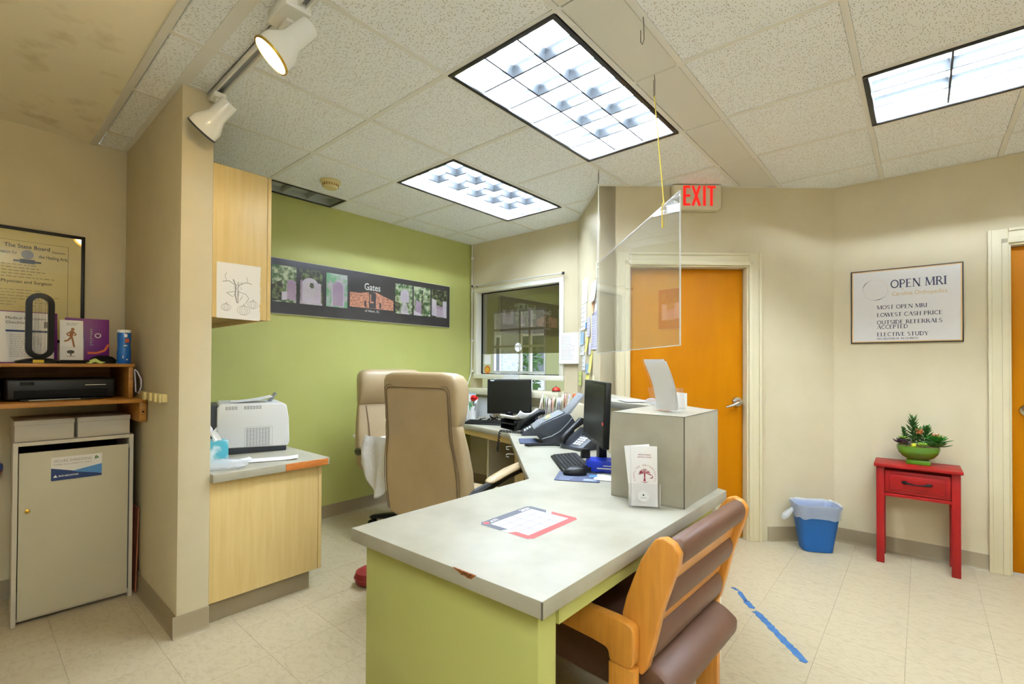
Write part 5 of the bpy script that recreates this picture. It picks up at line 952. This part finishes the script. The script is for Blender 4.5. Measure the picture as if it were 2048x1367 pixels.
# sill things and wall fittings
t = thing('service_bell', 'red and steel desk bell on the window sill', 'bell', (-2.575, 3.62, 1.0355)); obj('bell_base', B().lathe([(.042, 0), (.045, .004), (.045, .010), (.03, .014), (.001, .014)], 24), 'chrome', t); obj('bell_dome', B().lathe([(.040, .014), (.042, .020), (.036, .036), (.020, .048), (.001, .051)], 24), 'bell_red', t); obj('bell_button', B().cyl((0, 0, .05), (0, 0, .062), .006, 12), 'chrome', t)
t = thing('wall_raceway', 'white cable raceway on the wall under the reception window', 'raceway', (-2.85, 3.706, .86)); obj('raceway_cover', B().box(-.85, -.022, -.02, .43, 0, .02), 'trim_white', t, bev=.003); obj('outlet_plate', B().box(.15, -.028, -.028, .26, -.0225, .028), 'white_plastic', t, bev=.002)
t = thing('cup_hooks', 'two white cup hooks on the maple leg panel under the desk', 'hooks', (-2.50, 2.925, 0))
for z in (.63, .57): obj('hook', B().tube([(.01, .0, z), (-.03, -.02, z), (-.05, -.03, z-.005), (-.05, -.03, z-.022), (-.03, -.02, z-.026)], .004, 6), 'white_plastic', t)
pen_cup('tan cup of pens and scissors in the wall corner', (-2.33, 3.48, ZT), ['ink_black', 'wire', 'ink_grey', 'ink_black', 'wire'], 'cardboard', .14, .045)
t = thing('supply_caddy', 'white caddy with an orange tape roll against the papered wall', 'caddy', (-2.08, 3.20, ZT), rzA); obj('caddy_box', B().box(-.09, -.06, 0, .09, .05, .24), 'beige_white', t, bev=.003); obj('tape_roll', B().lathe([(.018, -.012), (.04, -.012), (.04, .012), (.018, .012), (.018, -.012)], 20, caps=False, M=Matrix.Translation((.03, -.02, .281)) @ Matrix.Rotation(pi/2, 4, 'X')), 'orange', t, ang=50); obj('small_card', B().box(-.08, -.02, .2405, -.01, -.015, .31), 'white_paper', t)
# papers on the short wall
def onA(s, z, y=-.001): return (P0.x+dA.x*s-dA.y*-1*0+(dA.y)*-y*-1*-1, P0.y+dA.y*s+dA.x*y, z)
nA = Vector((dA.y, -dA.x))
R = random.Random(21)
for k, (s, z, w, h, m, lb, lines) in enumerate([(.33, 1.92, .24, .21, 'white_paper', 'large white sheet highest on the papered short wall', 0), (.30, 1.70, .22, .22, 'white_paper', 'white sheet just under the highest sheet on the short wall', 5), (.69, 1.86, .18, .16, 'white_paper', 'curling white sheet high near the outer wall end', 0), (.66, 1.735, .07, .09, 'paper_orange', 'small orange slip below the curling white sheet', 0), (.76, 1.75, .08, .10, 'white_paper', 'small white card beside the orange slip near the wall end', 2),
   (.72, 1.56, .20, .30, 'paper_lilac', 'tall lilac printed sheet on the outer half of the short wall', 14), (.50, 1.60, .12, .16, 'paper_lilac', 'small lilac sheet left of the tall lilac sheet', 6), (.24, 1.52, .16, .11, 'paper_blue', 'blue card on the inner half of the short wall', 0), (.12, 1.53, .05, .17, 'white_paper', 'narrow white tag strip beside the blue card', 3), (.24, 1.42, .17, .09, 'white_paper', 'white printed slip below the blue card', 4),
   (.46, 1.47, .08, .14, 'sticky_yellow', 'yellow strip hanging in the middle of the short wall', 0), (.56, 1.42, .09, .09, 'paper_lilac', 'lilac note under the middle yellow strip', 0), (.30, 1.31, .14, .13, 'white_paper', 'white label sheet low on the inner half of the short wall', 3), (.60, 1.32, .09, .18, 'sticky_yellow', 'long yellow strip low near the outer wall end', 0), (.45, 1.26, .12, .08, 'paper_blue', 'pale blue note between the two low yellow notes', 2), (.16, 1.17, .13, .12, 'sticky_green', 'green sticky note lowest on the inner half of the short wall', 2), (.46, 1.19, .14, .04, 'sticky_yellow', 'yellow header strip above the lowest white note', 0), (.47, 1.135, .14, .07, 'white_paper', 'white note lowest in the middle of the short wall', 2), (.68, 1.17, .08, .08, 'folder_cream', 'cream note lowest near the outer wall end', 1), (.40, 1.62, .05, .05, 'label_light', 'small bright blue sticker in the middle of the short wall', 0)]):
    p = P0+dA*s+nA*(.0012+.0012*(k % 4)); cu = (.02 if k in (2, 10, 13) else .004); t = thing('pinned_note', lb, 'note', (p.x, p.y, z), rzA)
    obj('sheet', B().grid(lambda u, v: (-w/2+w*u, -cu*((1-v)**2)-.0004, -h/2+h*v), 3, 6), m, t); 
    if lines: text_lines(t, 'ink_grey', -w/2+.012, w/2-.012, -h/2+.012, h/2-.012, lines, -.006, k, h=.25)
t = thing('instruction_sheet', 'white printed instruction sheet taped between the window and the corner', 'paper', (-2.475, 3.705, 1.445), 0); obj('sheet', B().box(-.108, -.030, -.143, .108, -.0285, .143), 'white_paper', t, smooth=False); text_lines(t, 'ink_grey', -.085, .07, -.11, .12, 17, -.0301, 31, h=.22)
# ================================================================== TAN EXECUTIVE CHAIRS
def exec_chair(label, loc, rz, group):
    t = thing('executive_chair', label, 'chair', loc, rz, group)
    def rg(rows, e): return [sring(0, (a+b)/2, w, (a-b)/2, z, e, 40) for z, w, a, b in rows]
    low = rg([(.43, .22, .325, .25), (.445, .25, .335, .235), (.50, .285, .340, .225), (.60, .298, .345, .222), (.72, .296, .350, .235), (.84, .286, .358, .262), (.93, .275, .365, .290), (.965, .270, .368, .296), (.975, .262, .362, .305)], 5)
    obj('backrest', B().loft(low), 'leather_tan', t, ang=50)
    hi = rg([(.968, .262, .364, .30), (.978, .272, .370, .287), (1.03, .274, .376, .262), (1.10, .274, .384, .245), (1.16, .274, .392, .243), (1.20, .268, .396, .25), (1.228, .250, .394, .265), (1.242, .215, .386, .285), (1.247, .15, .372, .315)], 5)
    obj('headrest', B().loft(hi), 'leather_tan', t, ang=50)
    # rear panel with piping
    rear = lambda z: .340+.056*((z-.45)/.75)**1.3+.004
    wid = lambda z: .225+.035*sin(pi*min(1, max(0, (z-.40)/.5)))-.008*max(0, z-.9)
    pth = [(-wid(z), rear(z)-.003, z) for z in [.47+.06*k for k in range(12)]]; zt = 1.165; pth += [(-wid(1.13)+.03*(1-cos(a)), rear(1.15)-.003, 1.13+.035*sin(a)) for a in (pi/6, pi/3, pi/2)]
    pts = pth+[(-x, y, z) for x, y, z in pth[::-1]]
    obj('rear_piping', B().tube(pts, .0028, 6), 'leather_seam', t); obj('rear_piping', B().tube([(x*1.06, y-.002, z+.012 if z > 1.1 else z) for x, y, z in pts], .002, 6), 'leather_seam', t)
    pan = B(); zs = [.44+.045*k for k in range(17)]
    obj('rear_panel', pan.grid(lambda u, v: ((2*u-1)*(wid(.455+.70*v)-.006), rear(.455+.70*v)+.003-.006*(2*u-1)**4, .455+.70*v), 10, 16), 'leather_tan', t)
    for s in (-1, 1): obj('front_bolster_seam', B().tube([(s*.215, .30, .96), (s*.21, .245, .80), (s*.205, .215, .62)], .004, 6), 'leather_seam', t)
    obj('seat', B().loft([sring(0, -.01, .235, .235, .415, 4, 36), sring(0, -.01, .262, .262, .43, 4, 36), sring(0, -.01, .27, .27, .47, 4, 36), sring(0, -.01, .262, .262, .505, 4, 36), sring(0, -.0, .20, .20, .522, 3.5, 36)]), 'leather_tan', t, ang=50)
    for s in (-1, 1):
        x = s*.30; ar = obj('armrest', B().tube([(x*.93, .30, .60), (x*.99, .235, .605), (x, .12, .625), (x, -.05, .645), (x, -.20, .655), (x, -.265, .645), (x, -.285, .60), (x, -.27, .52), (x*.93, -.18, .43), (x*.7, -.12, .405)], .02, 10, [.026, .030, .024, .02, .02, .022, .022, .022, .02, .018]), 'black_plastic', t)
        obj('arm_pad', B().loft([[(x+.036*c*w, y, z+.018*q*h) for c, q in [(cos(2*pi*i/14), sin(2*pi*i/14)) for i in range(14)]] for y, z, w, h in ((.14, .645, .3, .3), (.125, .648, .8, .8), (.08, .655, 1, 1), (-.05, .673, 1.05, 1.05), (-.2, .683, 1.02, 1), (-.26, .676, .8, .8), (-.275, .672, .3, .3))]), 'leather_tan', ar)
    obj('gas_column', B().cyl((0, 0, .10), (0, 0, .30), .028, 16).cyl((0, 0, .28), (0, 0, .40), .018, 14).box(-.10, -.12, .385, .10, .12, .41), 'black_plastic', t, bev=.003)
    for k in range(5):
        a = 2*pi*k/5+.91; d = Vector((cos(a), sin(a), 0)); n = Vector((-d.y, d.x, 0))
        sp = obj('base_spoke', B().loft([[d*q+n*w*c+Vector((0, 0, z+h*e)) for c, e in ((-1, -1), (1, -1), (1, 1), (-1, 1))] for q, z, w, h in ((.02, .10, .03, .025), (.15, .098, .026, .02), (.30, .075, .02, .014), (.325, .068, .014, .010))]), 'black_plastic', t, bev=.003)
        c = d*.305; cb = B()
        for s in (-1, 1): cb.cyl(c+n*s*.008+Vector((0, 0, .0275)), c+n*s*.026+Vector((0, 0, .0275)), .027, 18)
        obj('caster', cb.cyl(c+Vector((0, 0, .03)), c+Vector((0, 0, .07)), .008, 8), 'black_matte', sp)
    return t
ec = exec_chair('tan leather executive chair in front, its back turned to the camera', (-2.115, 1.985, 0), radians(188), 'tan executive chairs')
copy_thing(ec, (-3.05, 2.29, 0), radians(79), 'rear tan leather executive chair by the green wall with a towel on its arm', 'tan executive chairs')
# towel over the rear chair's arm
def tw(u, v):
    x = -.155+.31*u; ln = .45*(1-.55*(2*u-1)**2)**.8*(.78+.22*u); fold = .018*sin(9*u+2.2*v)+.010*sin(17*u-1.5*v); s = v*ln
    z = .0-s; y = -.02-fold*(.3+.7*min(1, v*2))-.03*v
    if v < .12: y = .03-.42*v+(-fold*.3); z = -.02*(1-(v/.12))**2
    return (x+.02*sin(5*v)*(u-.5), y, z)
t = thing('towel', 'pale grey towel draped over the arm of the rear tan chair', 'towel', (-2.84, 1.915, .785), radians(6)); obj('towel_fold', B().tube([(-.12, .07, -.055), (-.04, .05, -.05), (.08, .03, -.05), (.15, .0, -.055)], .04, 12, [.025, .048, .050, .03]), 'towel', t); o = obj('towel_cloth', B().grid(tw, 44, 30), 'towel', t); s = o.modifiers.new('t', 'SOLIDIFY'); s.thickness = .006
# dark red stool mostly hidden behind the desk end
t = thing('foot_cushion', 'dark red round foot cushion on the floor, peeking out behind the green desk end', 'cushion', (-2.47, 1.59, 0)); obj('cushion_cover', B().loft([sring(0, 0, 0.051, 0.051, 0.0010, 2, 30), sring(0, 0, 0.078, 0.078, 0.0172, 2, 30), sring(0, 0, 0.085, 0.085, 0.0469, 2, 30), sring(0, 0, 0.076, 0.076, 0.0767, 2, 30), sring(0, 0, 0.043, 0.043, 0.0954, 2, 30)]), 'red_dark', t); obj('piping', B().tube([(.0854*cos(2*pi*k/24), .0854*sin(2*pi*k/24), .0468) for k in range(25)], .003, 6), 'red_dark', t)
# ================================================================== WOODEN GUEST CHAIR
t = thing('guest_chair', 'oak armchair with brown padded back rolls pushed under the desk', 'chair', (-.85, 1.572, 0), radians(-90)+radians(-2))
def rpoly(pts, r, n=4):
    o = []; m = len(pts)
    for i in range(m):
        p = Vector(pts[i]); a = (Vector(pts[i-1])-p); b_ = (Vector(pts[(i+1) % m])-p); q = min(r, a.length*.45, b_.length*.45); a = p+a.normalized()*q; b_ = p+b_.normalized()*q
        for k in range(n+1): w = k/n; o.append(tuple(a*(1-w)**2+p*2*w*(1-w)+b_*w*w))
    return o
for s in (-1, 1):
    x0, x1 = (s*.302, s*.336) if s > 0 else (s*.336, s*.302)
    lp = rpoly([(-.30, 0), (-.30, .555), (-.22, .568), (.20, .568), (.253, .56), (.253, 0), (.174, 0), (.174, .472), (.0, .485), (-.216, .48), (-.216, 0)], .035)
    # leg and arm loop as one bent frame, split into two legs and an arm
    arm = rpoly([(-.300, .44), (-.300, .558), (-.22, .568), (.20, .568), (.253, .562), (.253, .44), (.174, .44), (.172, .474), (.12, .480), (-.10, .488), (-.214, .478), (-.216, .44)], .03)
    obj('arm', B().prism(arm, x0, x1, axis='x'), 'oak', t, bev=.004, seg=3); obj('leg', B().prism([(-.300, 0), (-.216, 0), (-.216, .4395), (-.300, .4395)], x0, x1, axis='x'), 'oak', t, bev=.002); obj('leg', B().prism([(.174, 0), (.253, 0), (.253, .4395), (.174, .4395)], x0, x1, axis='x'), 'oak', t, bev=.002)
    y0, y1 = (s*.268, s*.300) if s > 0 else (s*.300, s*.268)
    post = [(.238, .425), (.258, .415), (.275, .44), (.296, .52), (.318, .614), (.342, .687), (.364, .75), (.368, .782), (.352, .806), (.324, .817), (.298, .808), (.278, .78), (.255, .74), (.232, .683), (.210, .624), (.196, .571), (.205, .50)]
    obj('back_post', B().prism(post, y0, y1, axis='x'), 'oak', t, bev=.006, seg=3)
cur = [(.345, .775), (.318, .70), (.290, .61), (.262, .52), (.248, .45)]
obj('back_slat', B().loft([[(x, y+dy, z) for x, dy in ((-.266, -.006), (.266, -.006), (.266, .006), (-.266, .006))] for y, z in cur]), 'oak', t, ang=30)
for y, z, ra, rb_, ti in ((.333, .768, .047, .034, 25), (.291, .632, .052, .034, 18), (.258, .492, .050, .032, 12)):
    M = Matrix.Translation((0, y, z)) @ Matrix.Rotation(radians(-ti), 4, 'X'); rr = []
    for x, q in ((-.267, .6), (-.262, .86), (-.250, 1), (.250, 1), (.262, .86), (.267, .6)): rr.append([(x, rb_*q*cos(2*pi*i/20), ra*q*sin(2*pi*i/20)) for i in range(20)])
    obj('back_roll', B().loft(rr, M=M), 'leather_brown', t, ang=50)
rr = []
for x, q in ((-.266, .80), (-.262, .93), (-.248, 1), (.248, 1), (.262, .93), (.266, .80)):
    rr.append([(x, .02+(y-.02)*(1 if abs(x) < .25 else .985), .385+(z-.385)*q) for y, z in rpoly([(-.33, .33), (-.34, .44), (-.30, .455), (.20, .436), (.29, .428), (.345, .385), (.335, .335), (.28, .312), (-.28, .32)], .05, 3)])
obj('seat', B().loft(rr), 'leather_brown', t, ang=50)
obj('cross_rail', B().box(-.301, .19, .235, .301, .222, .305), 'oak', t, bev=.004); obj('cross_rail', B().box(-.301, -.275, .235, .301, -.245, .305), 'oak', t, bev=.004)
